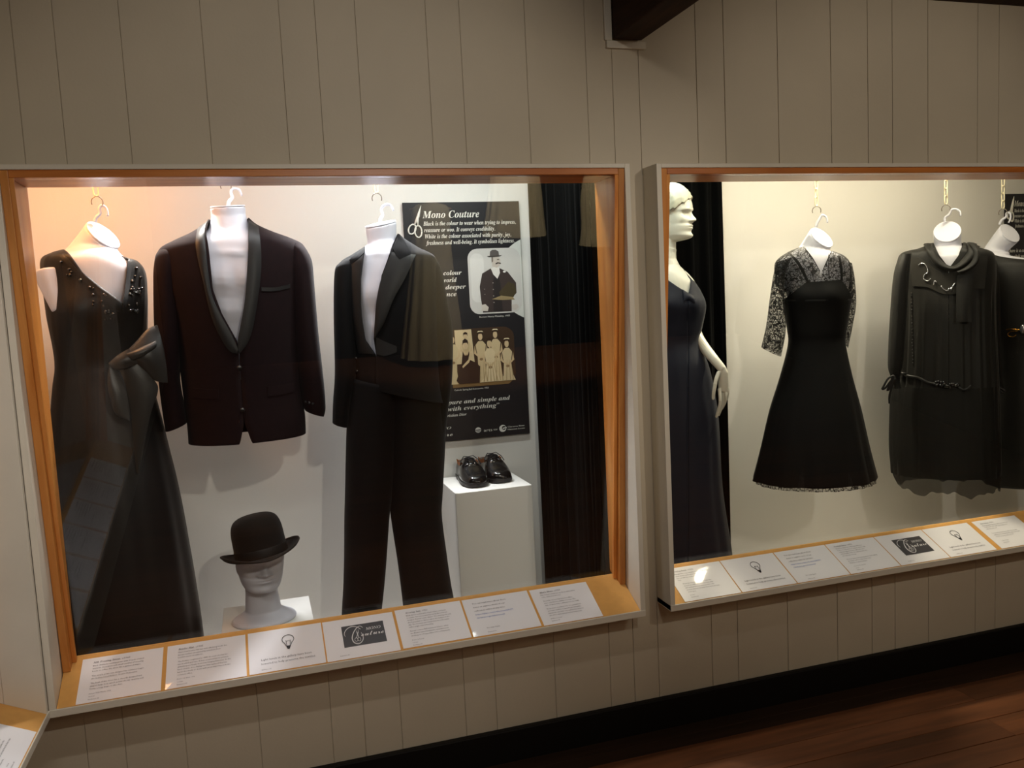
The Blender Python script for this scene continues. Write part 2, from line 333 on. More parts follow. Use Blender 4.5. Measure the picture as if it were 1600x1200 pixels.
# ------------------------------------------------------------------ helper: bodies and garments
class Body:
    """a rounded solid standing at depth Y: stations (left u, v, right u, v, half depth) give its outline as seen from the front"""
    def __init__(s, u0, Y0, st, e=0.9, bump=None, back=1.0):
        A = P(u0, 480, Y0); s.A = A; f = A-CAM; f[2] = 0; s.f = f/np.linalg.norm(f); s.r = np.array([s.f[1], -s.f[0], 0])
        s.st = np.array(st, float); s.n = len(st); s.e = e; s.bump = bump; s.back = back; s.fold = None
        s.dense = spline(s.st, 121)
        s.grid = None
    def plane(s, u, v):
        d = ray(u, v); return CAM+d*(((s.A-CAM)@s.f)/(d@s.f))
    def row(s, t):
        x = t/(s.n-1)*120; x = min(max(x, 0), 120); i = min(int(x), 119); fr = x-i
        return s.dense[i]*(1-fr)+s.dense[i+1]*fr
    def pt(s, t, phi, off=0.0):
        uL, vL, uR, vR, dp = s.row(t)
        L, R = s.plane(uL, vL), s.plane(uR, vR); c = (L+R)/2; a = (R-L)/2
        sn, cs = math.sin(phi), math.cos(phi)
        x = math.copysign(abs(sn)**s.e, sn); d = math.copysign(abs(cs)**s.e, cs)
        if d < 0: d *= s.back
        k = 1.0
        if s.fold: k += s.fold(phi, t/(s.n-1))
        p = c+a*x*k-s.f*(dp*d*k)
        if s.bump and d > 0: p = p-s.f*s.bump(uL+(uR-uL)*(x+1)/2, vL+(vR-vL)*(x+1)/2)*d**.3
        if off:
            nrm = s.r*(x*np.linalg.norm(a)/max(dp, .02)) * 0.6 - s.f*d; nrm /= np.linalg.norm(nrm)+1e-9
            p = p+nrm*off
        return p
    def phi_at(s, t, u):
        uL, vL, uR, vR, dp = s.row(t); x = (u-(uL+uR)/2)/max((uR-uL)/2, 1e-6); x = min(max(x, -.999), .999)
        return math.asin(math.copysign(abs(x)**(1/s.e), x))
    def surf(s, u, v, off=0.003):
        """point on the front surface met by the sight line (u, v), lifted off the cloth by off"""
        if s.grid is None:
            s.gt = np.linspace(0, s.n-1, 40); s.gp = np.linspace(-1.4, 1.4, 25)
            s.grid = np.array([[proj(s.pt(t, p)) for p in s.gp] for t in s.gt])
        d = ((s.grid-np.array([u, v]))**2).sum(-1); i, j = np.unravel_index(d.argmin(), d.shape)
        t, p = s.gt[i], s.gp[j]
        for _ in range(5):
            q = proj(s.pt(t, p)); e = np.array([u, v])-q
            if abs(e).max() < .05: break
            h = 1e-3
            J = np.array([(proj(s.pt(t+h, p))-q)/h, (proj(s.pt(t, p+h))-q)/h]).T
            try: dx = np.linalg.solve(J, e)
            except np.linalg.LinAlgError: break
            t = min(max(t+max(-1, min(1, dx[0])), 0), s.n-1); p = min(max(p+max(-.4, min(.4, dx[1])), -1.5), 1.5)
        return s.pt(t, p, off)
    def mesh(s, name, m, parent=None, nv=50, nu=48, opening=None, cap0=False, cap1=False, t0=0.0, t1=None, thick=0.0, off=0.0):
        t1 = s.n-1 if t1 is None else t1
        V = []; F = []
        for i in range(nv+1):
            t = t0+(t1-t0)*i/nv
            if opening:
                r = s.row(t); vc = (r[1]+r[3])/2
                a = s.phi_at(t, np.interp(vc, opening[0], opening[2])); b = s.phi_at(t, np.interp(vc, opening[0], opening[1]))+2*math.pi
            else: a, b = math.pi, 3*math.pi
            for j in range(nu+1): V.append(s.pt(t, a+(b-a)*j/nu, off))
        n = nu+1
        for i in range(nv):
            for j in range(nu): F.append((i*n+j, i*n+j+1, (i+1)*n+j+1, (i+1)*n+j))
        if cap0: F.append(tuple(range(n-1)))
        if cap1: F.append(tuple(nv*n+j for j in range(n-1))[::-1])
        o = link(name, V, F, m, parent)
        bm = bmesh.new(); bm.from_mesh(o.data); bmesh.ops.remove_doubles(bm, verts=bm.verts, dist=0.0004)
        bmesh.ops.recalc_face_normals(bm, faces=bm.faces); bm.to_mesh(o.data); bm.free()
        o.data.polygons.foreach_set('use_smooth', [True]*len(o.data.polygons))
        if thick: solid(o, thick)
        return o
    def raw(s, nv=40, nu=40):
        R = [[s.pt((s.n-1)*i/nv, math.pi+2*math.pi*j/nu) for j in range(nu)] for i in range(nv+1)]
        return R
    def strip(s, name, m, parent, la, lb, n=24, k=6, off=0.004, thick=0.004, puff=0.0, offa=None, offb=None):
        """a flap lying on the body between two outlines (pixels of the front view)"""
        a = spline(la, n+1); b = spline(lb, n+1); V = []; 
        offa = off if offa is None else offa; offb = off if offb is None else offb
        for lay in (1, 0):
            for i in range(n+1):
                for j in range(k+1):
                    q = a[i]*(1-j/k)+b[i]*(j/k)
                    h = offa*(1-j/k)+offb*(j/k)+puff*math.sin(math.pi*j/k)*(math.sin(math.pi*min(1, max(0, i/n)))*.7+.3)
                    V.append(s.surf(q[0], q[1], h-(0 if lay else thick)))
        N = (n+1)*(k+1); F = []
        for i in range(n):
            for j in range(k):
                q = (i*(k+1)+j, i*(k+1)+j+1, (i+1)*(k+1)+j+1, (i+1)*(k+1)+j)
                F += [q, tuple(x+N for x in q)[::-1]]
        rim = [i*(k+1) for i in range(n+1)]+[n*(k+1)+j for j in range(1, k+1)]+[i*(k+1)+k for i in range(n-1, -1, -1)]+[j for j in range(k-1, 0, -1)]
        for x, y in zip(rim, rim[1:]+rim[:1]): F.append((x, y, y+N, x+N))
        o = link(name, V, F, m, parent)
        bm = bmesh.new(); bm.from_mesh(o.data); bmesh.ops.recalc_face_normals(bm, faces=bm.faces); bm.to_mesh(o.data); bm.free()
        o.data.polygons.foreach_set('use_smooth', [True]*len(o.data.polygons))
        md = o.modifiers.new('edge', 'EDGE_SPLIT'); md.split_angle = 1.0
        return o
    def line(s, mb, pts, r, off, n=6, k=None):
        q = spline(pts, k or max(6, len(pts)*4)); mb.tube([s.surf(a[0], a[1], off) for a in q], r, n)

# ================================================================== STRUCTURE
def build_wall():
    mb = MB()                                   # studs and backing round the two openings
    y0, y1 = 0.0032, 0.032
    xs = (-0.673, -0.562, 1.113, 1.232, 3.87, 4.6)
    for a, b in ((0, 1), (2, 3), (4, 5)): mb.box(xs[a], xs[b], y0, y1, 0, 2.6)
    for a, b in ((1, 2), (3, 4)):
        mb.box(xs[a], xs[b], y0, y1, 0, 0.43); mb.box(xs[a], xs[b], y0, y1, 1.85, 2.6)
    wl = structure(mb.build('wall_back', M['wall']))
    g = [-0.674, -0.519, -0.423, -0.267, -0.066, 0.138, 0.234, 0.345, 0.547, 0.647, 0.847, 1.039, 1.125, 1.215, 1.417, 1.518,
         1.718, 1.925, 2.074, 2.176, 2.327, 2.546, 2.642, 2.84, 3.05, 3.16, 3.36, 3.57, 3.68, 3.88, 4.1, 4.3, 4.5]
    def board(a, b, z0, z1):
        MB().box(a+.0009, b-.0009, 0.0, 0.003, z0, z1, 0.0008).build('board', M['wall'], wl)
    for a, b in zip(g[:-1], g[1:]):
        hit = (a < 1.10 and b > -0.57) or (a < 3.88 and b > 1.216)
        if hit: board(a, b, 1.842, 2.6); board(a, b, 0.0, 0.43)
        else: board(a, b, 0.0, 2.6)
    return wl
build_wall()
wl_ = MB()
for b_ in ((-6.0, -1.80, 0, 2.6), (-1.80, -0.094, 1.845, 2.6), (-1.80, -0.094, 0, 0.428), (-0.094, 0.0, 0, 2.6)):
    wl_.box(-0.86, -0.674, b_[0], b_[1], b_[2], b_[3])
structure(wl_.build('wall_left', M['wall']))
structure(MB().box(-0.80, 4.6, -4.82, -4.75, 0, 2.6).build('wall_front', M['velvet']))
structure(MB().box(4.55, 4.65, -6.0, 0.0, 0, 2.6).build('wall_right', M['ceil']))
structure(MB().box(-0.80, 4.65, -6.05, 0.0, 2.435, 2.55).build('ceiling', M['ceil']))
structure(bevel(MB().box(-0.55, 4.55, -0.024, -0.001, -0.018, 0.103).build('baseboard_back', M['black']), 0.004))
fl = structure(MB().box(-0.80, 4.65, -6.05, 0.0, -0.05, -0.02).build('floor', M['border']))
y = -0.024; i = 0
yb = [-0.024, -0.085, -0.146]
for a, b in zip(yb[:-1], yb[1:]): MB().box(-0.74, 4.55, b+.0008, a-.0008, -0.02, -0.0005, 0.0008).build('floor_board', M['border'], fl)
y = -0.146
while y > -2.2:
    wd = 0.112; x = -0.74-random.random()*1.5
    while x < 4.55:
        ln = 1.6+random.random()*1.4; x1 = min(x+ln, 4.55); x0 = max(x, -0.74)
        if x1-x0 > .05: MB().box(x0+.0006, x1-.0006, y-wd+.0008, y-.0008, -0.02, random.uniform(-.0008, 0), 0.0008).build('floor_board', M['floor'], fl)
        x += ln
    y -= wd
MB().box(-0.74, 4.55, -6.0, y, -0.02, 0.0).build('floor_sheet', M['floor'], fl)
# ceiling beam landing on the wall, with its white pad and the cover strip under it
structure(bevel(MB().box(1.1265, 1.2225, -4.5, -0.0125, 2.228, 2.434).build('trim_1', M['beam']), 0.004))
structure(bevel(MB().box(1.106, 1.238, -0.012, -0.0004, 2.2035, 2.2262).build('trim_2', M['white']), 0.002))
structure(bevel(MB().box(1.101, 1.1255, -0.010, -0.0004, 2.227, 2.434).build('trim_3', M['white']), 0.002))
structure(MB().box(-0.74, 4.55, -0.15, -0.001, 2.412, 2.434).build('trim_4', M['beam']))

# ================================================================== DISPLAY CASES
TILT_T, TILT_B = -0.080, 0.056                # depth of the glass at the top and at the label board
def make_case(label, W, loc, rz, deep=0.85, interior=True, group=None, ext=0.02):
    """local frame: x along the wall from the outer left edge, y into the wall (0 = wall face), z up"""
    root = thing('display_case', label, 'display case', group, loc); root.rotation_euler = (0, 0, rz)
    t = 0.017; F = -0.095; zb, zl, zt = 0.43, 0.449, 1.842
    bevel(MB().box(0, t, F, -0.0005, zb, zt).build('surround_side', M['caseframe'], root), 0.0015)
    bevel(MB().box(W-t, W, F, -0.0005, zb, zt).build('surround_side', M['caseframe'], root), 0.0015)
    bevel(MB().box(t, W-t, F, -0.0005, zt-0.013, zt).build('surround_top', M['caseframe'], root), 0.0015)
    bevel(MB().box(0, W, F-.002, -0.0005, zb-.002, zl).build('surround_base', M['caseframe'], root), 0.0015)
    # sides of the opening run on into the wall below the pine
    MB().box(0, t-.001, 0.0, 0.10, zb, zt-.02).build('opening_side', M['caseframe'], root)
    MB().box(W-t+.001, W, 0.0, 0.10, zb, zt-.02).build('opening_side', M['caseframe'], root)
    MB().box(t, W-t, 0.013, 0.10, zt-.0125, zt+.006).build('opening_top', M['caseframe'], root)
    bd = [(t+.001, F, zl+.0005), (t+.001, 0.064, 0.526), (t+.001, 0.064, 0.513), (t+.001, F+.03, zl+.0005)]
    bevel(MB().prism(bd, (W-2*t-.002, 0, 0)).build('label_board', M['mdf'], root), 0.001)
    # pine lining: jambs whose front edge leans back with the glass
    zj0 = 0.530
    def zedge(y): return zl+(y-F)*0.476+.003
    for x0, x1 in ((t+.0005, t+.020), (W-t-.020, W-t-.0005)):
        pr = [(x0, -0.092, zt-.014), (x0, 0.095, zt-.014), (x0, 0.095, zedge(.064)), (x0, 0.012, zedge(.012))]
        bevel(MB().prism(pr, (x1-x0, 0, 0)).build('jamb', M['pine'], root), 0.0015)
    bevel(MB().box(t+.0205, W-t-.0205, -0.092, 0.085, zt-.032, zt-.0135).build('head_rail', M['pinex'], root), 0.0015)
    for x0, x1 in ((t+.020, t+.031), (W-t-.031, W-t-.020)):
        pr = [(x0, TILT_T-.010, zt-.032), (x0, TILT_T-.001, zt-.032), (x0, TILT_B-.005, zedge(TILT_B-.004)), (x0, TILT_B-.016, zedge(TILT_B-.016))]
        bevel(MB().prism(pr, (x1-x0, 0, 0)).build('glazing_bead', M['pine'], root), 0.001)
    g0, g1 = (TILT_T, zt-.034), (TILT_B, zedge(TILT_B))
    pr = [(t+.0215, g0[0], g0[1]), (t+.0215, g0[0]+.006, g0[1]), (t+.0215, g1[0]+.006, g1[1]), (t+.0215, g1[0], g1[1])]
    MB().prism(pr, (W-2*t-.043, 0, 0)).build('glass_pane', M['glass'], root)
    if interior:
        X0 = loc[0]
        for nm, b_ in (('wall_recess_back', (-ext, W+.01, deep-.10, deep-.08, 0.10, 2.10)), ('wall_recess_left', (-ext-.02, -ext, 0.034, deep-.08, 0.10, 2.10)),
                       ('wall_recess_right', (W+.01, W+.03, 0.034, deep-.08, 0.10, 2.10)), ('floor_recess', (-ext-.02, W+.03, 0.034, deep-.08, 0.08, 0.10)), ('ceiling_recess', (-ext-.02, W+.03, 0.034, deep-.08, 2.10, 2.12))):
            structure(MB().box(b_[0]+X0, b_[1]+X0, *b_[2:]).build(nm, M['case']))
    else:
        MB().box(0.0, W, 0.10, 0.12, zb, zt).build('back_panel', M['velvet'], root)
    return root
XL0, XL1 = -0.578, 1.129
XR0, XR1 = 1.2175, 3.88
case_l = make_case('glazed wall case with suits, bowler hat and shoes, beside the room corner', XL1-XL0, (XL0, 0, 0), 0, ext=0.10)
case_r = make_case('glazed wall case holding the dress forms and standing mannequin, right of the suits', XR1-XR0, (XR0, 0, 0), 0)
case_s = make_case('display case at lower left corner, set in the side wall beside the suits case', 1.70, (-0.673, -1.797, 0), math.pi/2, interior=False)

# ================================================================== LABELS ON THE SLOPED BOARDS
SLOPE = math.atan2(0.476, 1.0)
class Sheet:
    """a sheet of paper on a label board: px, py in sheet units measured from its lower left corner"""
    def __init__(s, case, x0, x1, dy=0.0):
        s.c = case; s.w = x1-x0; s.h = 0.1545; cs, sn = math.cos(SLOPE), math.sin(SLOPE)
        s.o = np.array([x0, -0.095+(.003+dy)*cs, 0.449+(.003+dy)*sn]); s.ex = np.array([1., 0, 0]); s.ey = np.array([0, cs, sn]); s.n = np.array([0, -sn, cs])
        R = np.array(case.rotation_euler.to_matrix()) if case.rotation_euler.z else np.eye(3)
        L = np.array(case.location)
        s.o = R@s.o+L; s.ex = R@s.ex; s.ey = R@s.ey; s.n = R@s.n
    def at(s, x, y, lift=0.0): return s.o+s.ex*x+s.ey*y+s.n*(lift+.0012)
    def make(s, label, group='printed sheets on the label boards'):
        root = thing('paper_label', label, 'label', None, tuple(s.at(s.w/2, s.h/2)))
        root['group'] = group
        mb = MB()
        nx, ny = 12, 8; seed = random.random()*6
        V = []
        for lay in (.0008, 0):
            for j in range(ny+1):
                for i in range(nx+1):
                    x, y = i/nx, j/ny
                    wv = .0007*(1+math.sin(5*x+seed)*math.sin(4*y+seed*2)) if 0 < j < ny else 0.0003
                    V.append(s.at(x*s.w, y*s.h, lay+wv-.0006))
        F = []; N = (nx+1)*(ny+1)
        for j in range(ny):
            for i in range(nx):
                q = (j*(nx+1)+i, j*(nx+1)+i+1, (j+1)*(nx+1)+i+1, (j+1)*(nx+1)+i); F += [q, tuple(k+N for k in q)[::-1]]
        rim = [i for i in range(nx+1)]+[j*(nx+1)+nx for j in range(1, ny+1)]+[ny*(nx+1)+i for i in range(nx-1, -1, -1)]+[j*(nx+1) for j in range(ny-1, 0, -1)]
        for a, b in zip(rim, rim[1:]+rim[:1]): F.append((a, a+N, b+N, b))
        sh = link('sheet', V, F, M['paper'], None, False); s.root = root; s.adopt(sh); return s
    def adopt(s, o):
        o.parent = s.root; o.matrix_parent_inverse = Matrix.Translation(-s.root.location); return o
    def text(s, lines, m, name='lettering', fw=None):
        mb = MB()
        for (x, y, size, st) in lines: put_text(mb, st, s.at(x*s.w, y*s.h, .0022), s.ex, s.ey, size=size, res=1)
        o = link(name, mb.v, mb.f, m, None, False); o['kind'] = 'stuff'; return s.adopt(o)
H1, TX, SM = 0.0088, 0.0064, 0.0050
def para(x, y, lines, size=TX, step=0.062): return [(x, y-step*i, size, t) for i, t in enumerate(lines)]
bi = lambda t: uni(t, 0x1D468)
SILK = ([(.14, .86, H1, bi('Silk Evening Dress')+', c1960')] + para(.14, .79, ['Black duchesse evening gown with V neck of black', 'and jade decorated with small number of weaving', 'beads to soften the dress like a gathered shape.']) +
        para(.14, .56, ['This simple gown was designed by couturier Leger,', 'the Sydney based fashion Gowns Melbourne.']) +
        para(.14, .395, ['The back of the dress has a cleverly designed and', 'shaped large bow which passes the zip opening and', 'forms a long drape to the skirt.']) +
        para(.14, .17, ['Donor: Trish Martin, 1998', 'on loan', 'Exhibition 55'], SM))
HATT = ([(.14, .86, H1, bi('Bowler Hat')+', c1905')] + para(.14, .79, ['Man\'s low bowler felt hat with silk lining inside the', 'brown leather sweatband by members from', 'London store of milliners.']) +
        para(.14, .57, ['The bowler originated in 1849. In need of a hat for', 'use in wind and rain. A low crowned hat to protect', 'gamekeepers heads from low hanging branches. In the', 'hard, round, close fitting hat that replaced the top', 'hat in the work or dress with great importance in the', 'common office.']) +
        para(.14, .17, ['Donor: W. Bent, 1996', 'on loan', 'Exhibition 52'], SM))
SUIT = ([(.15, .86, H1, bi('Evening Suit')+', 1950')] + para(.15, .79, ['Black dinner jacket with shawl collars and short', 'trousers. Two piece evening suit by Bond Street', 'designer. Formal event, dinner. The evening suit was', 'the best jacket or dinner suit in the fashion of the', 'day. The trousers are trimmed at the side seams', 'with a single row of braiding.']) +
        para(.15, .38, ['Special occasion Ball debutante Dinner, when', 'the Bristol named Debutante attended as his', 'wedding on 14 September 1951 at Newcastle.']) + para(.15, .15, ['Donor: B. Russell', 'on loan', 'Exhibition 57'], SM))
MORE = [(.13, .83, .0085, 'You can read more about these'), (.13, .73, .0085, 'items or explore more of our'), (.13, .63, .0085, 'collection online at any time:')]
MOREB = [(.13, .53, .0085, 'https://ehive.com/collections/20271'), (.13, .44, .0085, 'clarence-regional-museum')]
SHOE = ([(.15, .86, H1, bi("Men's Shoes")+', c1950')] + para(.15, .79, ['Pair of men\'s black lace up shoes with leather', 'soles, stitched at the toe.']) + para(.15, .62, ['Shoes like these in the nineteen fifties', 'were considered a symbol of a man. The', 'style of dress made a difference to his outfit.']) +
        para(.15, .40, ['Shoes were considered one of a gentleman\'s', 'essentials. Leather is smooth and should be', 'handmade, and with care well polished shoes', 'are often admired and last for many years.']) + para(.15, .13, ['Exhibition on loan', 'Exhibition 57'], SM))
GOWN = ([(.10, .86, H1, bi('Evening Dress')+', 1930s')] + para(.10, .78, ['Midnight blue crepe evening gown, V neck with', 'short sleeves, gathered at the bust, with', 'bias cut skirt lace at the hem and', 'back.']) +
        para(.14, .48, ['Worn by a bride to the ball in 1938. The', 'dress is cut with a fitted bodice and a bias', 'skirt with panels that were popular in the', 'nineteen thirties and made from the best crepe', 'of the time.']) + para(.14, .14, ['On loan', 'Exhibition 44'], SM))
LACE = ([(.12, .86, H1, bi('Cocktail Dress')+', 1950s')] + para(.12, .79, ['Black lace dress over taffeta slip with fitted', 'bodice, V neck and three quarter sleeves with', 'scalloped edges and with a full circle skirt', 'of black taffeta with net petticoat under the', 'skirt and ribbon straps.']) +
        para(.14, .42, ['Worn to dances and evening parties at the hall by', 'the donor and her sister in the town.', 'Made by a local dressmaker.']) + para(.16, .19, ['Donor: K. Manning 1994', 'on loan', 'Exhibition 48'], SM))
FLAP = ([(.12, .86, H1, bi('Day Dress')+', 1920s')] + para(.12, .79, ['Black georgette day dress with drop waist and', 'beaded yoke with scarf collar, long sleeves', 'with ties at the cuff.']) + para(.14, .5, ['Dresses of this kind were made at home with', 'pattern and a sewing machine, with beads sewn', 'by hand onto the collar and belt.']) + para(.16, .22, ['Donor: M. Hall', 'Exhibition 49'], SM))
def bulb(s):
    s.text([(.16, .27, .0098, 'Light levels in the gallery have been'), (.16, .175, .0098, 'lowered to help preserve the textiles.'), (.16, .05, SM, 'Exhibition 55')], M['ink'])
    mb = MB(); cx, cy = .53*s.w, .70*s.h; r = .0165
    pts = [(cx+r*math.sin(a), cy+r*math.cos(a)) for a in np.linspace(-2.45, 2.45, 28)]
    pts = [(cx-.0065, cy-.024)]+pts+[(cx+.0065, cy-.024)]
    mb.tube([s.at(x, y, .0026) for x, y in pts], .0009, 4)
    fil = [(-.0045, -.024), (-.006, -.004), (-.003, -.009), (0, -.004), (.003, -.009), (.006, -.004), (.0045, -.024)]
    mb.tube([s.at(cx+x, cy+y, .0026) for x, y in fil], .0006, 4)
    for k in range(4): mb.tube([s.at(cx-.0062+.001*k, cy-.026-.0032*k, .0026), s.at(cx+.0062-.001*k, cy-.0265-.0032*k, .0026)], .0012, 4)
    s.adopt(mb.build('bulb_drawing', M['inkd']))
def mono(s):
    x0, x1, y0, y1 = .25*s.w, .84*s.w, .27*s.h, .80*s.h
    q = MB().prism([s.at(x0, y0, .0012), s.at(x1, y0, .0012), s.at(x1, y1, .0012), s.at(x0, y1, .0012)], s.n*.0008).build('logo_panel', M['logo']); s.adopt(q)
    mb = MB(); W_, H_ = x1-x0, y1-y0
    put_text(mb, uni('MONO', 0x1D434), s.at(x0+.56*W_, y0+.66*H_, .0026), s.ex, s.ey, width=.36*W_, size=.015, res=2)
    put_text(mb, uni('outure', 0x1D4D0), s.at(x0+.43*W_, y0+.40*H_, .0026), s.ex, s.ey, width=.54*W_, size=.026, res=2)
    # large swash capital C with a loop running back over the panel, and the scissors in it
    c = [(.06, .50), (.05, .66), (.12, .84), (.24, .93), (.36, .88), (.44, .74)]
    mb.tube([s.at(x0+a*W_, y0+b*H_, .0026) for a, b in spline(c, 20)], [.0006+.0007*math.sin(math.pi*i/19) for i in range(20)], 5)
    c = [(.50, .80), (.44, .90), (.36, .84), (.26, .62), (.21, .36), (.25, .14), (.36, .08), (.45, .22), (.47, .42), (.44, .58)]
    mb.tube([s.at(x0+a*W_, y0+b*H_, .0026) for a, b in spline(c, 36)], [.0005+.0012*math.sin(math.pi*i/35) for i in range(36)], 5)
    for dx in (.30, .37):
        mb.tube([s.at(x0+(dx+.035*math.cos(a))*W_, y0+(.28+.085*math.sin(a))*H_, .0028) for a in np.linspace(0, 6.3, 16)], .0007, 5)
    mb.tube([s.at(x0+a*W_, y0+b*H_, .0028) for a, b in ((.31, .36), (.37, .60), (.385, .76))], [.0009, .0012, .0002], 5)
    mb.tube([s.at(x0+a*W_, y0+b*H_, .0028) for a, b in ((.37, .36), (.345, .58), (.33, .74))], [.0009, .0012, .0002], 5)
    s.adopt(mb.build('logo_lettering', M['logow']))
    s.text([(.18, .07, SM, 'Exhibition 56')], M['ink'])
def more(s):
    s.text(MORE+[(.22, .15, .0078, 'Or scan here'), (.22, .05, SM, 'Exhibition 56')], M['ink']); s.text(MOREB, M['inkb'], 'link_lettering')
lx = lambda a, b: (a-XL0, b-XL0)
def lab(case, a, b, off, label, kind, dy=0.0):
    s = Sheet(case, a-off, b-off, dy).make(label)
    kind(s) if callable(kind) else s.text(kind, M['ink'])
lab(case_l, -.515, -.307, XL0, 'white text sheet under the long satin dress, leftmost on the suits case board', SILK)
lab(case_l, -.296, -.085, XL0, 'white text sheet under the hat plinth, left of the first light bulb sheet', HATT)
lab(case_l, -.078, .131, XL0, 'white sheet with light bulb drawing right below the bowler hat', bulb, .001)
lab(case_l, .135, .345, XL0, 'sheet with dark grey script logo panel below the tailcoat trousers', mono)
lab(case_l, .353, .559, XL0, 'white text sheet between the grey logo sheet and the blue link sheet', SUIT, .003)
lab(case_l, .565, .780, XL0, 'white sheet with blue link lines below the shoe plinth', more, .002)
lab(case_l, .788, .984, XL0, 'white text sheet at the right end of the suits case board', SHOE)
lab(case_r, 1.271, 1.479, XR0, 'white text sheet below the standing mannequin, at the board end', GOWN)
lab(case_r, 1.483, 1.693, XR0, 'white sheet with light bulb drawing right of the mannequin skirt', bulb)
lab(case_r, 1.697, 1.907, XR0, 'white sheet with link lines below the flared lace dress', more)
lab(case_r, 1.911, 2.119, XR0, 'white text sheet between the link sheet and the brown logo sheet', LACE)
lab(case_r, 2.123, 2.335, XR0, 'sheet with brown script logo panel on the dress case board', mono)
lab(case_r, 2.339, 2.549, XR0, 'white sheet with light bulb drawing below the scarf collar dress', bulb)
lab(case_r, 2.572, 2.782, XR0, 'white text sheet cut by the right picture edge', FLAP)
cuts = [(1.37, 1.58), (1.15, 1.36), (.93, 1.14), (.71, .92), (.49, .70), (.27, .48)]
words_ = ['nearest the corner', 'second from the corner', 'third from the corner', 'fourth from the corner', 'fifth from the corner', 'farthest from the corner']
for (a, b), wd_ in zip(cuts, words_):
    lab(case_s, a, b, 0.0, 'white text sheet on the side wall case board, '+wd_, random.choice([GOWN, LACE, SUIT, SHOE]))

# ================================================================== INSIDE THE CASES: DRAPES, PLINTHS, POSTERS
def drape(name, label, pts, amp, waves, m, z0=0.105, z1=2.06):
    """a hanging curtain following the plan line pts, gathered into soft folds"""
    q = spline(pts, 200); V = []; F = []; nz = 14
    for i, (x, y) in enumerate(q):
        t = q[min(i+1, 199)]-q[max(i-1, 0)]; t /= np.linalg.norm(t); nrm = np.array([-t[1], t[0]])
        for j in range(nz+1):
            h = j/nz; a = waves*2*math.pi*i/199
            d = amp*(math.sin(a)+.35*math.sin(2.3*a+1)+.2*math.sin(.6*a+4*h))*(1.0-.35*h)
            V.append((x+nrm[0]*d, y+nrm[1]*d, z0+(z1-z0)*h))
    for i in range(199):
        for j in range(nz): a = i*(nz+1)+j; F.append((a, a+nz+1, a+nz+2, a+1))
    root = thing(name, label, 'curtain', None, (q[100][0], q[100][1], z1))
    o = link('cloth', V, F, m); solid(o, 0.003); o.parent = root; o.matrix_parent_inverse = Matrix.Translation(-root.location)
    mb = MB(); mb.tube([(a[0], a[1], z1+.012) for a in q[::10]], 0.008, 10)
    p = mb.build('rail', M['steel'], None, True); p.parent = root; p.matrix_parent_inverse = Matrix.Translation(-root.location)
    return root
drape('curtain', 'black velvet curtain closing the right end of the suits case', [(1.082, .742), (1.078, .5), (1.082, .25), (1.080, .115)], .014, 8, M['velvet'])
drape('curtain', 'black velvet curtain behind the standing mannequin', [(1.235, .700), (1.45, .712), (1.70, .700), (1.925, .712)], .018, 9, M['velvet'])
def plinth(label, x0, x1, y0, y1, z1, z0=0.10):
    o = MB().box(x0, x1, y0, y1, z0, z1).build('plinth', M['plinth']); bevel(o, .002); return tag(o, label, 'plinth')
plinth('tall white plinth carrying the pair of black shoes', .653, .942, .440, .732, .77)
plinth('low white plinth under the bowler hat head', -.160, .119, .170, .455, .470)

# ---- posters
class Poster:
    def __init__(s, x0, x1, z0, z1, y, label):
        s.x0, s.z0, s.y, s.w, s.h = x0, z0, y, x1-x0, z1-z0
        s.root = thing('poster', label, 'poster', None, ((x0+x1)/2, y, (z0+z1)/2))
        s.keep(bevel(MB().box(x0, x1, y, y+.008, z0, z1).build('board', M['poster']), .001))
    def keep(s, o): o.parent = s.root; o.matrix_parent_inverse = Matrix.Translation(-s.root.location); return o
    def at(s, a, b, lift=.0006): return np.array([s.x0+a*s.w, s.y-lift, s.z0+b*s.h])
    def text(s, mb, st, a, b, width, size, shear=0.0):
        put_text(mb, st, s.at(a, b, .0008), (1, 0, 0), (0, 0, 1), width=width*s.w, size=size*s.h, shear=shear, res=2)
    def poly(s, mb, fm, mi, pts, lift):
        n = len(mb.v); mb.v += [tuple(s.at(a, b, lift)) for a, b in pts]; mb.f.append(tuple(range(n, n+len(pts)))); fm.append(mi)
    def shapes(s, name, items, base=.0006):
        """flat print: a list of (colour, outline) laid one over the other"""
        mats = []; mb = MB(); fm = []
        for i, (col, pts) in enumerate(items):
            m = tone(*col)
            if m not in mats: mats.append(m)
            s.poly(mb, fm, mats.index(m), pts, base+.00006*i)
        o = link(name, mb.v, mb.f, None, None, False, mats, fm); o['kind'] = 'stuff'; return s.keep(o)
def rrect(x0, x1, y0, y1, rx, ry, corners=(1, 1, 1, 1)):
    out = []
    for k, (cx, cy, a0) in enumerate(((x1-rx, y1-ry, 0), (x0+rx, y1-ry, 90), (x0+rx, y0+ry, 180), (x1-rx, y0+ry, 270))):
        if corners[k]:
            for i in range(7):
                a = math.radians(a0+15*i); out.append((cx+rx*math.cos(a), cy+ry*math.sin(a)))
        else: out.append(((x1 if k in (0, 3) else x0), (y1 if k < 2 else y0)))
    return out
def oval(cx, cy, rx, ry, n=14): return [(cx+rx*math.cos(2*math.pi*i/n), cy+ry*math.sin(2*math.pi*i/n)) for i in range(n)]
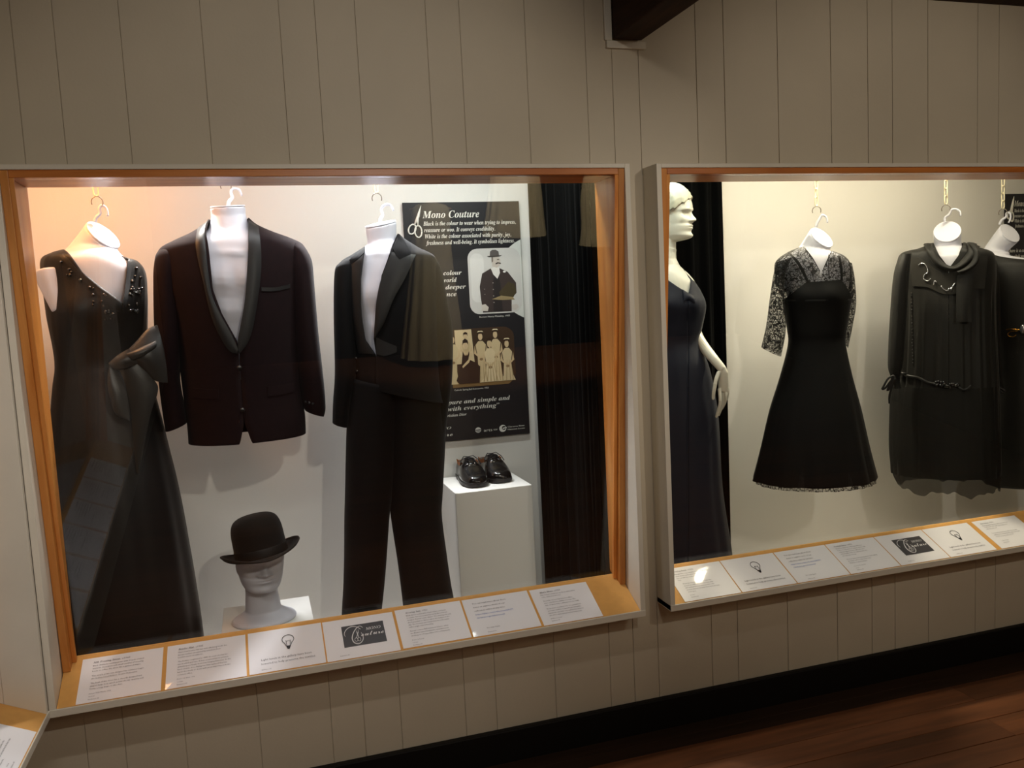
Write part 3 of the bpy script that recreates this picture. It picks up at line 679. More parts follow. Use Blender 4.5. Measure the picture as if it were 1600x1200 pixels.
def fill_poster(p, whole=True):
    mb = MB()
    # scissors: two bows, two blades
    for cx, cy, rx, ry, rot in ((.068, .892, .038, .018, .6), (.118, .882, .029, .024, -.1)):
        ring = []
        for i in range(25):
            a = 2*math.pi*i/24; x, y = rx*math.cos(a), ry*math.sin(a)*2
            ring.append(p.at(cx+x*math.cos(rot)-y*.5*math.sin(rot)*.3, cy+(x*math.sin(rot)*.35+y*.5), .0016))
        mb.tube(ring, .0031, 6)
    mb.tube([p.at(.088, .908, .0018), p.at(.125, .945, .0018), p.at(.153, .988, .0018)], [.003, .0065, .0006], 6)
    mb.tube([p.at(.118, .905, .0018), p.at(.118, .935, .0018), p.at(.150, .985, .0018)], [.003, .0055, .0006], 6)
    p.keep(mb.build('scissors_emblem', M['pwhite'], None, True))
    mb = MB()
    p.text(mb, bi('Mono Couture'), .160, .936, .485, .0425)
    for i, (t, wd_) in enumerate((('Black is the colour to wear when trying to impress,', .80), ('reassure or woo. It conveys credibility.', .61), ('White is the colour associated with purity, joy,', .745), ('freshness and well-being. It symbolises lightness.', .77))):
        p.text(mb, bi(t), .163+.004*i, .9055-.0262*i, wd_, .0245)
    for i, (t, a, wd_) in enumerate((('\u201cThere is a colour', .02, .445), ('in the whole world', .02, .40), ('that is deeper', .13, .365), ('since', .28, .13))):
        p.text(mb, bi(t), a, .700-.0295*i, wd_, .0265)
    p.text(mb, bi('\u201cWhite is pure and simple and'), .03, .156, .805, .026)
    p.text(mb, bi('matches with everything\u201d'), .03, .128, .705, .026)
    p.text(mb, bi('Christian Dior'), .235, .104, .205, .017)
    p.text(mb, 'Roman Henry Moseley, 1905', .60, .5145, .27, .010)
    p.text(mb, 'Catholic Spring Ball Debutantes, 1950', .347, .2115, .30, .010)
    p.text(mb, 'arts', .585, .0265, .075, .017)
    p.text(mb, 'NSW', .672, .0275, .035, .010)
    p.text(mb, 'Clarence River', .80, .0345, .155, .0095); p.text(mb, 'Historical Society', .80, .0235, .155, .0085)
    p.text(mb, uni('MONO', 0x1D434), .13, .052, .17, .014); p.text(mb, uni('Couture', 0x1D4D0), .06, .022, .25, .028)
    o = link('lettering', mb.v, mb.f, M['pwhite'], None, False); o['kind'] = 'stuff'; p.keep(o)
    p.shapes('crest', [((226, 224, 218), oval(.535, .036, .026, .012)), ((40, 38, 42), [(.512, .034), (.558, .034), (.558, .038), (.512, .038)]), ((40, 38, 42), [(.516, .028), (.554, .028), (.552, .0305), (.518, .0305)]),
        ((226, 224, 218), oval(.755, .033, .032, .0155)), ((40, 38, 42), oval(.765, .035, .018, .009)), ((226, 224, 218), [(.755, .030), (.79, .034), (.79, .038), (.755, .036)])])
    # pale disc cut by the right edge
    cx, cy, rx, ry = 1.165, .672, .40, .183
    pts = [(cx+rx*math.cos(a), cy+ry*math.sin(a)) for a in np.linspace(math.pi-1.145, math.pi+1.145, 28)]
    p.shapes('pale_disc', [((214, 216, 210), [(min(a, .998), b) for a, b in pts])], .0003)
    # portrait of a standing man in a bowler hat
    x0, x1, y0, y1 = .523, .986, .530, .805; W_, H_ = x1-x0, y1-y0
    q = lambda L: [(x0+a*W_, y0+b*H_) for a, b in L]
    o = lambda a, b, rx, ry: q(oval(a, b, rx, ry))
    it = [((206, 204, 200), rrect(x0, x1, y0, y1, .085, .042)), ((220, 218, 214), rrect(x0+.02, x0+.30*W_, y0+.05, y1-.02, .05, .03)),
      ((62, 52, 50), q([(.24, .02), (.21, .25), (.20, .42), (.26, .62), (.42, .69), (.60, .69), (.75, .63), (.90, .46), (.90, .30), (.80, .22), (.79, .02)])),
      ((44, 38, 38), q([(.44, .02), (.46, .50), (.52, .62), (.56, .62), (.60, .45), (.62, .02)])),
      ((226, 222, 216), q([(.43, .69), (.47, .60), (.545, .53), (.60, .62), (.59, .70), (.51, .72)])),
      ((196, 186, 176), q([(.46, .72), (.45, .86), (.50, .88), (.58, .88), (.62, .82), (.61, .74), (.55, .70)])),
      ((120, 108, 100), q([(.45, .78), (.45, .88), (.48, .88), (.48, .80)])),
      ((70, 60, 56), q([(.52, .765), (.56, .785), (.62, .775), (.63, .755), (.57, .765), (.53, .750)])), ((110, 98, 92), o(.575, .825, .022, .008)),
      ((92, 86, 84), q([(.42, .885), (.43, .95), (.47, .975), (.54, .975), (.59, .95), (.60, .885)])), ((74, 68, 66), q([(.365, .885), (.40, .865), (.50, .862), (.62, .872), (.665, .895), (.62, .888), (.44, .885)])),
      ((236, 234, 230), o(.685, .635, .028, .014)), ((70, 60, 40), q([(.56, .32), (.75, .48), (.86, .44), (.90, .32), (.82, .22), (.60, .24)])), ((150, 132, 96), q([(.42, .22), (.60, .27), (.82, .24), (.86, .20), (.62, .20)])),
      ((206, 198, 188), q([(.22, .05), (.21, .14), (.29, .15), (.35, .10), (.33, .04)])), ((200, 192, 184), q([(.80, .04), (.79, .12), (.90, .13), (.93, .08), (.88, .04)]))]
    it += [((150, 142, 136), o(.455, .47-.10*k, .012, .008)) for k in range(4)]+[((140, 132, 128), o(.29, .38-.08*k, .010, .007)) for k in range(2)]
    p.shapes('portrait_print', it)
    # sepia group of debutantes in pale gowns and one in black
    x0, x1, y0, y1 = .335, .897, .225, .472; W_, H_ = x1-x0, y1-y0
    q = lambda L: [(x0+a*W_, y0+b*H_) for a, b in L]
    o = lambda a, b, rx, ry: q(oval(a, b, rx, ry))
    it = [((66, 48, 34), rrect(x0, x1, y0, y1, .10, .045, (1, 0, 0, 1))), ((222, 200, 158), q([(.08, .40), (.07, .985), (.33, .985), (.36, .40)])), ((128, 100, 62), q([(.0, .0), (.0, .10), (.92, .09), (.94, .05), (.88, .0)]))]
    def gown(cx, hy, s_, col, wide):
        return [(col, q([(cx-.035*s_, hy-.10*s_), (cx-.085*s_, hy-.17*s_), (cx-.06*s_, hy-.36*s_), (cx-wide*.6, hy-.60*s_), (cx-wide, .06), (cx+wide, .06), (cx+wide*.7, hy-.60*s_), (cx+.06*s_, hy-.36*s_), (cx+.085*s_, hy-.17*s_), (cx+.035*s_, hy-.10*s_)])),
                ((214, 188, 146), q([(cx-.10*s_, hy-.18*s_), (cx-.115*s_, hy-.32*s_), (cx, hy-.44*s_), (cx+.115*s_, hy-.32*s_), (cx+.10*s_, hy-.18*s_), (cx+.075*s_, hy-.32*s_), (cx, hy-.385*s_), (cx-.075*s_, hy-.32*s_)])),
                ((216, 190, 150), o(cx, hy-.02, .036*s_, .066*s_)), ((58, 40, 28), q([(cx-.045*s_, hy-.01), (cx-.04*s_, hy+.06*s_), (cx, hy+.085*s_), (cx+.04*s_, hy+.06*s_), (cx+.045*s_, hy-.01), (cx+.028*s_, hy+.03*s_), (cx-.028*s_, hy+.03*s_)])),
                ((150, 122, 88), o(cx, hy-.43*s_, .03*s_, .025*s_))]
    for a in ((.03, .84, .95, (212, 192, 150), .07), (.235, .88, .8, (206, 182, 138), .06), (.465, .87, .95, (214, 192, 150), .09), (.70, .89, .95, (218, 196, 154), .10), (.875, .72, .95, (216, 196, 156), .12), (.60, .74, 1.0, (228, 208, 168), .17)): it += gown(*a)
    it += [((52, 36, 28), q([(.18, .62), (.155, .42), (.06, .12), (.10, .06), (.42, .06), (.44, .34), (.36, .42), (.29, .46), (.28, .62), (.25, .54), (.21, .54)])), ((218, 194, 152), q([(.28, .64), (.33, .56), (.27, .42), (.17, .33), (.16, .36), (.26, .47), (.28, .56)])),
           ((218, 192, 152), o(.225, .72, .042, .075)), ((50, 34, 26), q([(.18, .72), (.185, .80), (.225, .835), (.265, .80), (.27, .72), (.25, .76), (.20, .76)]))]
    it += [((188, 164, 122), q([(.60+dx, .40), (.60+dx*2.2-.012, .07), (.60+dx*2.2+.006, .07), (.60+dx+.006, .40)])) for dx in (-.05, -.025, 0, .025, .05)]
    it += [((178, 154, 114), q([(cx+dx, .42), (cx+dx*1.8-.01, .07), (cx+dx*1.8+.004, .07), (cx+dx+.004, .42)])) for cx in (.47, .72, .885) for dx in (-.02, .015, .04)]
    it += [((232, 216, 180), q([(cx-.05, cy), (cx-.03, cy+.025), (cx+.03, cy+.025), (cx+.05, cy), (cx, cy+.01)])) for cx, cy in ((.465, .925), (.70, .945), (.875, .775))]
    p.shapes('group_print', it)
fill_poster(Poster(.579, 1.040, .912, 1.834, .735, 'black exhibition poster with scissors and white heading beside the tailcoat'))
fill_poster(Poster(3.471, 3.80, .912, 1.834, .735, 'black exhibition poster cut by the right picture edge behind the dress'), False)

# ================================================================== CHAINS, HOOKS AND DISPLAY FORMS
def chain(label, u, v0, v1, Y, group='plastic chains holding the dress forms', roof=2.10, hook=True):
    """links from the case roof down to the hook of a form; (u, v1) is the lowest point in the photograph"""
    low = P(u, v1, Y); z = low[2]; root = thing('hanging_chain', label, 'chain', group, (low[0], low[1], roof))
    L, wd_, r = .040, .0095, .0026; k = 0; step = L-3.2*r; zz = z+(.02 if hook else 0)
    proto = None
    while zz < roof-.005:
        if proto is None or True:
            if k < 2:
                mb = MB(); pts = []
                for i in range(25):
                    a = 2*math.pi*i/24; x = (wd_-r)*math.cos(a); y = (wd_-r)*math.sin(a)+math.copysign(L/2-wd_, math.sin(a)) if abs(math.sin(a)) > 1e-6 else 0
                    pts.append((x if k == 0 else 0, 0 if k == 0 else x, y))
                mb.tube(pts, r, 6, False)
                o = mb.build('link', M['chain'], root, True); chain.m[k] = o.data
            else:
                o = bpy.data.objects.new('link', chain.m[k % 2]); C.objects.link(o); o.parent = root
        o.location = (0, 0, zz+L/2-roof); zz += step; k += 1
    if hook:
        mb = MB(); c = np.array([0, 0, z-roof]); b = Body(u, Y, [(u-9, v1-9, u+9, v1-9, .01), (u-9, v1+9, u+9, v1+9, .01)])
        mb.tube([c+b.r*(.016*math.cos(a))+np.array([0, 0, .004+.017*math.sin(a)]) for a in np.linspace(-.5, 3.6, 16)], .0017, 6)
        mb.build('wire_hook', M['steel'], root, True)
    return root
chain.m = [None, None]

def form(name, label, u0, Y, st, cap, base, hook, stub=None, bump=None, sleeve_bias=0, extra=None):
    """hollow white torso form: neck with its flat cap, shoulders and chest, plastic hanger hook"""
    b = Body(u0, Y, st, .92, bump); root = thing(name, label, 'display form', 'white hanging torso forms', tuple(b.A))
    cu, cv, mu, mv, minor, pu, pv = cap; bu, bv, bh, bd = base
    D = (b.plane(cu, cv)-CAM); sc_ = (D@CF)/FPX; c0 = b.plane(cu, cv)
    A = b.r*mu-np.array([0, 0, 1.])*mv; ln = np.linalg.norm(A); A = A/ln; rad = ln*sc_
    s_ = min(.97, minor/ln); pp = b.r*pu-np.array([0, 0, 1.])*pv; pp -= A*(pp@A); pp /= np.linalg.norm(pp)
    n = -b.f*s_+pp*math.sqrt(1-s_*s_); B = np.cross(A, n)
    c1 = b.plane(bu, bv); A1 = b.r*bh*sc_; B1 = -b.f*bd
    R = []
    K = 9
    for k in range(K+1):
        t = k/K; e = t*t*(3-2*t)
        c = c0*(1-t)+c1*t - n*(.03*math.sin(math.pi*t)) ; a_ = A*rad*(1-e)+A1*e; b_ = B*rad*(1-e)+B1*e
        waist = 1-.06*math.sin(math.pi*min(1, t*1.3))
        R.append([c+(a_*math.cos(x)+b_*math.sin(x))*waist for x in [2*math.pi*i/40 for i in range(40)]])
    low = [p-np.array([0, 0, .05]) for p in R[-1]]; low = [(p-c1)*0.9+c1 for p in low]
    mb = MB(); mb.rings(R+[low]); mb.rings(b.raw(44, 44))
    if stub: 
        for sgn, (q0, q1, r0, r1) in stub: 
            a0, a1 = b.plane(*q0)-b.f*.055, b.plane(*q1)-b.f*.078
            mb.tube([a0*(1-t)+a1*t for t in np.linspace(0, 1, 8)], [r0*(1-t)+r1*t for t in np.linspace(0, 1, 8)], 18)
    o = mb.build('torso', M['form'], None, True); fuse(o, .0042, 5)
    keep = lambda q: (setattr(q, 'parent', root), setattr(q, 'matrix_parent_inverse', Matrix.Translation(-root.location)))
    keep(o)
    m2 = MB(); r0 = [c0+n*.001+(A*math.cos(x)+B*math.sin(x))*rad*.985 for x in [2*math.pi*i/40 for i in range(40)]]
    r1 = [c0+n*.0045+(A*math.cos(x)+B*math.sin(x))*rad*.96 for x in [2*math.pi*i/40 for i in range(40)]]
    m2.rings([r0, r1]); q = m2.build('neck_cap', M['form']); keep(q)
    m3 = MB(); pts = [b.plane(*h) for h in spline(hook, 26)]
    m3.tube(pts, [.0055*(1-.35*i/25) for i in range(26)], 8); q = m3.build('hanger_hook', M['form'], None, True); keep(q)
    return b, root
def adopt(root, *objs):
    for o in objs: o.parent = root; o.matrix_parent_inverse = Matrix.Translation(-root.location)
def garment(name, label, cat, body):
    return thing(name, label, cat, 'garments on display', tuple(body.A))
def gauss(cs):
    return lambda u, v: sum(a*math.exp(-((u-x)/sx)**2-((v-y)/sy)**2) for x, y, sx, sy, a in cs)
def beads(name, body, pts, r, off, m, root):
    mb = MB()
    for (u, v) in pts:
        c = body.surf(u, v, off); k = r*random.uniform(.7, 1.25); mb.ell(c, (k, 0, 0), (0, k, 0), (0, 0, k*.9), 8, 5)
    o = mb.build(name, m, None, True); o['kind'] = 'stuff'; adopt(root, o); return o
YF = 0.38

# ---------------------------------------------------------------- A: long sleeveless satin dress, far left
bA, rA = form('display_form', 'white female torso form leaning its neck cap right, inside the sleeveless dress', 150, YF,
    [(118, 383, 184, 391, .05), (97, 395, 192, 400, .072), (70, 411, 213, 412, .085), (68, 440, 224, 430, .092), (76, 480, 224, 470, .10), (84, 540, 220, 530, .09), (90, 580, 216, 570, .08)],
    (160.5, 368, 21.1, 20, 13.5, .69, -.72), (139, 398, 40, .062), [(148, 347), (150, 340), (156, 334), (155, 326), (159, 321), (166, 326), (168, 338)],
    stub=[(-1, ((72, 424), (93, 486), .036, .018))])
chain('cream plastic chain over the sleeveless satin dress', 149, 318, YF and 306, YF) if False else None
chain('cream plastic chain above the sleeveless satin dress', 152, 270, 318, YF)
bd = Body(150, YF, [(97, 391, 178, 395, .06), (80, 396, 199, 404, .085), (64, 407, 216, 410, .097), (66, 440, 227, 428, .107), (71, 478, 230, 460, .12), (75, 505, 230, 500, .115), (83, 545, 229, 545, .10), (86, 575, 230, 575, .097),
    (82, 610, 240, 608, .12), (77, 690, 261, 690, .16), (76, 780, 280, 770, .19), (77, 880, 300, 880, .21), (79, 970, 314, 970, .22), (80, 1050, 322, 1050, .23)], .95,
    gauss([(108, 488, 30, 26, .022), (190, 478, 26, 26, .024)]))
bd.fold = lambda ph, t: (0.012*math.sin(9*ph+2*t)+.008*math.sin(17*ph))*max(0, min(1, (t-.5)*3)) + .004*math.sin(26*ph+30*t)*(1 if t < .45 else 0)
g = garment('evening_dress', 'long black sleeveless satin dress with beaded V neckline and large hip bow', 'dress', bd)
o = bd.mesh('dress_body', M['dress'], None, 90, 96, ([380, 391, 405, 427, 456, 478, 481, 1200], [97, 98, 112, 128, 161, 188, 190, 190], [178, 178, 199, 197, 194, 190.5, 190, 190]), thick=.003); adopt(g, o)
pts = []
for k in range(20):
    f_ = random.random(); e0 = spline([(100, 405), (128, 434), (161, 464), (184, 486)], 50)[int(f_*49)]; pts.append((e0[0]-random.uniform(0, 16), e0[1]+random.uniform(-2, 18)))
for k in range(22):
    pts.append((random.uniform(200, 222), random.uniform(418, 492)))
pts += [(109, 421), (112, 425), (162, 460), (165, 462), (215, 452), (213, 458), (206, 484), (212, 487)]
beads('jet_beads', bd, pts, .0046, .004, M['bead'], g)
lo = [bd.strip('neck_facing', M['dress'], None, [(97, 394), (128, 428), (161, 457), (187, 480)], [(92, 398), (123, 433), (156, 463), (186, 488)], 18, 2, .0035, .003),
      bd.strip('neck_facing', M['dress'], None, [(199, 406), (197, 428), (194, 456), (191, 480)], [(204, 407), (203, 430), (200, 458), (192, 488)], 18, 2, .0035, .003)]
adopt(g, *lo)
bb = Body(212, .245, [(160, 495, 265, 495, .012), (160, 560, 265, 560, .03), (160, 640, 265, 640, .03), (160, 760, 265, 760, .015)], .95)
bow = [bb.strip('bow_loop', M['bow'], None, [(199, 550), (213, 533), (227, 515), (241, 508)], [(213, 567), (226, 580), (240, 595), (257, 598)], 20, 12, .010, .003, .022),
       bb.strip('bow_loop', M['bow'], None, [(178, 568), (175.5, 598), (179, 625), (186, 646), (205, 657)], [(182, 571), (191, 588), (199, 607), (204, 637), (206, 656)], 20, 8, .012, .003, .02),
       bb.strip('bow_fold', M['bow'], None, [(178, 567), (190, 555), (205, 544)], [(190, 578), (204, 574), (216, 566)], 14, 8, .018, .003, .012),
       bb.strip('bow_knot', M['bow'], None, [(203, 552), (215, 544), (232, 533)], [(210, 562), (220, 557), (233, 543)], 12, 6, .030, .004, .010),
       bb.strip('bow_tail', M['bow'], None, [(184, 566), (197, 600), (205, 645), (209, 690), (213, 738)], [(214, 562), (239, 594), (244, 612), (232, 652), (216, 740)], 24, 10, .006, .003, .008)]
adopt(g, *bow)

# ---------------------------------------------------------------- B: dinner jacket
pec = lambda cx, cy, w_: gauss([(cx-22, cy-14, 20, 22, .016), (cx+24, cy-16, 20, 22, .016), (cx, cy-54, 26, 5, .006), (cx-12, cy+34, 10, 14, .006), (cx+10, cy+34, 10, 14, .006)])
bB, rB = form('display_form', 'white male torso form with flat upright neck inside the wine dinner jacket', 356, YF,
    [(330, 340, 385, 338, .05), (324, 360, 392, 358, .062), (306, 372, 412, 369, .08), (262, 388, 464, 386, .095), (260, 420, 466, 420, .105), (274, 480, 460, 480, .112), (288, 540, 452, 540, .105), (296, 590, 450, 590, .10)],
    (356, 323.5, 26.6, -1, 2.6, 0, -1), (358, 362, 30, .058), [(357, 322), (358, 315), (363, 309), (361, 301), (364, 295), (373, 296), (378, 306)], bump=pec(362, 452, 1))
chain('cream plastic chain above the wine dinner jacket', 353, 270, 293, YF)
bJ = Body(356, YF, [(327, 343, 388, 341, .062), (317, 353, 401, 352, .077), (296, 366, 425, 363, .092), (272, 377, 455, 374, .105), (250, 390, 473, 384, .112), (246, 410, 479, 402, .12), (252, 450, 476, 440, .13), (268, 500, 470, 490, .135),
    (280, 560, 468, 560, .135), (288, 620, 472, 620, .135), (294, 665, 476, 650, .138), (296, 692, 477, 675, .14)], .9)
bJ.fold = lambda ph, t: .006*math.sin(5*ph+3*t)*t
g = garment('dinner_jacket', 'wine and black dinner jacket with satin shawl collar on a white male torso', 'jacket', bJ)
o = bJ.mesh('jacket_body', M['wine'], None, 80, 90, ([330, 341, 368, 452, 489, 533, 560, 640, 655, 680, 700], [327, 327, 322, 331, 345, 369, 371, 377, 378, 373, 364], [388, 388, 387, 383, 378, 372, 371.5, 377.5, 380, 389, 402]), thick=.004); adopt(g, o)
sl = Body(262, YF-.02, [(262, 386, 276, 385, .03), (246, 395, 279, 398, .055), (241, 415, 282, 415, .066), (240, 445, 283, 445, .07), (242, 520, 284, 520, .07), (248, 590, 281, 588, .062), (254, 640, 287, 630, .056), (259, 674, 291, 660, .052)], .95)
sl.fold = lambda ph, t: .012*math.sin(3*ph+9*t)
sr = Body(480, YF-.02, [(455, 378, 472, 382, .03), (452, 388, 480, 393, .055), (450, 410, 487, 410, .066), (452, 440, 490, 440, .07), (458, 520, 497, 520, .07), (466, 590, 505, 592, .064), (472, 628, 508, 634, .056), (477, 640, 505.5, 650, .052)], .95)
sr.fold = lambda ph, t: .012*math.sin(3*ph+8*t+1)
a1 = sl.mesh('sleeve', M['wine'], None, 40, 36, thick=.003); a2 = sr.mesh('sleeve', M['wine'], None, 40, 36, thick=.003); adopt(g, a1, a2)
l1 = bJ.strip('lapel', M['satin'], None, [(311, 357), (307.6, 386), (318.6, 441), (333, 500), (355, 544), (371, 553)], [(327, 345), (321, 368), (330, 452), (344, 489), (362, 522), (372, 545)], 30, 5, .006, .004, .004)
l2 = bJ.strip('lapel', M['satin'], None, [(402, 354), (406.6, 390), (406, 434), (397, 500), (388, 533), (374, 553)], [(387, 344), (387.5, 390), (383, 463), (376, 507), (372, 528), (371.5, 545)], 30, 5, .006, .004, .004)
pk = bJ.strip('pocket', M['satin'], None, [(408, 449), (430, 449), (452, 444)], [(408, 455), (430, 455), (452, 450)], 10, 2, .004, .003)
f1 = bJ.strip('pocket_flap', M['wine'], None, [(303, 606), (322, 608), (342, 608)], [(303, 620), (322, 623), (342, 622)], 10, 3, .004, .003)
f2 = bJ.strip('pocket_flap', M['wine'], None, [(418, 604), (438, 602), (458, 598)], [(418, 619), (438, 617), (458, 612)], 10, 3, .004, .003)
adopt(g, l1, l2, pk, f1, f2)
for (u, v) in ((374, 575), (379, 641)):
    c = bJ.surf(u, v, .004); q = MB().ell(c, bJ.r*.008, np.array([0, 0, .008]), bJ.f*.003, 14, 8).build('button', M['button'], None, True); adopt(g, q)
for k in range(3):
    c = sr.surf(478+k*5.5, 628+k*1.5, .003); q = MB().ell(c, sr.r*.005, np.array([0, 0, .005]), sr.f*.002, 10, 6).build('cuff_button', M['button'], None, True); adopt(g, q)

# ---------------------------------------------------------------- C: tailcoat and trousers
bC, rC = form('display_form', 'white male torso form with tilted neck inside the black tailcoat', 605, YF,
    [(572, 384, 614, 374, .05), (550, 401, 638, 386, .08), (538, 416, 664, 404, .098), (538, 450, 668, 440, .108), (550, 520, 670, 510, .11), (560, 580, 670, 575, .105)],
    (595, 351, 24.4, -4.3, 4.0, 0.1, -1), (592, 390, 23, .058), [(595, 350), (594, 343), (598, 336), (596, 328), (600, 321), (609, 320), (615, 329)],
    bump=gauss([(574, 462, 16, 22, .014), (596, 455, 10, 24, .008), (590, 398, 16, 5, .006), (584, 510, 8, 14, .008)]))
chain('cream plastic chain above the black tailcoat', 589, 270, 312, YF)
bT = Body(605, YF, [(571, 386, 622, 366, .062), (552, 398, 635, 376, .085), (533, 410, 656, 389, .105), (528, 424, 678, 401, .113), (531, 450, 684, 425, .123), (540, 500, 686, 480, .132), (549, 555, 688, 560, .132), (554, 584, 691, 608, .132), (557, 598, 694, 628, .13)], .9)
g = garment('tailcoat', 'black tailcoat with satin peak lapels worn over matching trousers', 'jacket', bT)
o = bT.mesh('coat_body', M['wool'], None, 80, 90, ([360, 376, 392, 431, 480, 525, 553, 640], [572, 571, 570, 565, 565, 571, 588, 588], [622, 621, 612, 596, 589, 584.5, 588.5, 588.5]), thick=.004); adopt(g, o)
sl = Body(536, YF-.02, [(545, 404, 556, 403, .03), (530, 412, 557, 410, .05), (523, 428, 559, 428, .062), (522, 495, 556, 495, .07), (524, 580, 556, 582, .066), (521, 630, 547, 632, .056), (520, 660, 543, 667, .05)], .95)
sl.fold = lambda ph, t: .012*math.sin(3*ph+9*t)
sr = Body(685, YF-.02, [(652, 389, 664, 392, .03), (655, 399, 680, 405, .05), (655, 418, 690, 425, .064), (660, 480, 700, 478, .07), (666, 520, 707, 518, .072), (669, 590, 706, 592, .068), (672, 640, 699, 646, .056), (677, 682, 694, 688, .05)], .95)
sr.fold = lambda ph, t: .015*math.sin(3*ph+8*t+1)
a1 = sl.mesh('sleeve', M['wool'], None, 40, 36, thick=.003); a2 = sr.mesh('sleeve', M['wool'], None, 40, 36, thick=.003)
ls = [bT.strip('lapel', M['satin'], None, [(535, 412), (536, 440), (543, 480), (552, 505), (557, 530), (562, 552)], [(569, 394), (565, 430), (565, 480), (570, 520), (574, 535), (586, 553)], 30, 6, .006, .004, .004),
      bT.strip('lapel', M['satin'], None, [(648, 398), (632, 435), (615, 467), (600, 505), (587, 528)], [(612, 394), (597, 432), (589, 470), (586, 510), (585, 529)], 30, 6, .007, .004, .004),
      bT.strip('collar', M['wool'], None, [(572, 386), (556, 399), (544, 411)], [(571, 394), (561, 404), (549, 415)], 12, 3, .009, .004),
      bT.strip('collar', M['wool'], None, [(621, 366), (632, 381), (640, 397)], [(613, 388), (617, 397), (623, 406)], 12, 4, .009, .004),
      bT.strip('waistcoat_edge', M['satin'], None, [(588, 527), (602, 534), (620, 541)], [(588, 553), (602, 556), (620, 550)], 12, 4, .003, .003)]
adopt(g, a1, a2, *ls)
for (u, v) in ((553, 540), (557, 560), (559, 580)):
    c = bT.surf(u, v, .004); q = MB().ell(c, bT.r*.007, np.array([0, 0, .007]), bT.f*.003, 14, 8).build('button', M['button'], None, True); adopt(g, q)
bL = Body(580, YF, [(546, 588, 622, 602, .115), (542, 680, 619, 680, .108), (540, 760, 613, 760, .10), (538.5, 812, 608, 808, .095), (538, 870, 604, 868, .09), (537, 916, 600, 914, .088), (535, 955, 596, 950, .088), (533, 1015, 590, 1008, .088)], .95)
bR = Body(650, YF, [(602, 604, 695, 622, .115), (606, 680, 695, 690, .108), (609, 760, 691, 770, .10), (611, 806, 690, 805, .095), (621, 872, 697, 862, .09), (627, 916, 704, 912, .088), (631, 950, 709, 942, .088), (637, 1008, 715, 1000, .088)], .95)
for b_ in (bL, bR): b_.fold = lambda ph, t: .05*math.exp(-(math.atan2(math.sin(ph), math.cos(ph))/.22)**2)*t+.006*math.sin(4*ph+9*t)
g = garment('dress_trousers', 'black wide leg dress trousers hanging under the tailcoat', 'trousers', bL)
a1 = bL.mesh('trouser_leg', M['wool'], None, 60, 48, thick=.003); a2 = bR.mesh('trouser_leg', M['wool'], None, 60, 48, thick=.003)
bw = Body(620, YF, [(556, 560, 690, 580, .11), (550, 590, 693, 608, .112)], .95); a3 = bw.mesh('waistband', M['satin'], None, 6, 48, thick=.003)
adopt(g, a1, a2, a3)

# ---------------------------------------------------------------- heads
HP = [(0.00, .10, -.16, .13), (0.035, .33, -.18, .20), (0.09, .385, -.21, .25), (0.16, .365, -.26, .28), (0.22, .385, -.30, .295), (0.27, .392, -.32, .305), (0.31, .375, -.35, .31), (0.37, .382, -.38, .32),
      (0.47, .362, -.42, .335), (0.52, .372, -.43, .34), (0.57, .402, -.44, .345), (0.70, .388, -.45, .345), (0.82, .325, -.41, .315), (0.91, .22, -.31, .24), (0.97, .10, -.18, .13), (1.0, .01, -.04, .02)]
def head_rings(org, fwd, h, nz=70, n=72, wide=1.0, soft=1.0):
    """a head standing on its chin level: face profile with brow, eyes, nose, lips and chin"""
    fwd = np.array(fwd, float); fwd[2] = 0; fwd /= np.linalg.norm(fwd); side = np.array([fwd[1], -fwd[0], 0]); up = np.array([0, 0, 1.])
    q = spline(HP, nz+1); R = []
    G = lambda x, s: math.exp(-(x/s)**2)
    for z, fr, bk, wd_ in q:
        row = []
        for i in range(n):
            a = 2*math.pi*i/n; a = math.atan2(math.sin(a), math.cos(a))
            cs, sn = math.cos(a), math.sin(a)
            c0 = (fr+bk)/2*0+.0
            f_ = (fr if cs > 0 else -bk)*math.copysign(abs(cs)**.88, cs); w_ = wd_*wide*math.copysign(abs(sn)**.92, sn)
            add = 0.0
            if cs > 0:
                A_ = abs(a)
                nose = np.interp(z, [.30, .335, .365, .40, .46, .52, .57], [0, .055, .105, .088, .055, .024, 0])
                add += soft*nose*G(a, .135+.05*G(z-.35, .035))
                add += soft*.030*G(z-.355, .025)*G(A_-.24, .09)
                add -= soft*.048*G(z-.485, .042)*G(A_-.50, .20)
                add += soft*.026*G(z-.482, .020)*G(A_-.49, .11)
                add += soft*.018*G(z-.565, .022)*G(A_-.42, .28)
                add += .020*G(z-.40, .06)*G(A_-.85, .25)
                add += soft*.020*G(z-.222, .018)*G(a, .26)+soft*.018*G(z-.268, .016)*G(a, .30)
                add -= soft*.020*G(z-.246, .008)*G(a, .30)
                add += .022*G(z-.085, .04)*G(a, .25)
                f_ += add*cs**.3; w_ += add*sn*.3
            row.append(np.array(org)+h*(fwd*f_+side*w_+up*z))
        R.append(row)
    return R, fwd, side
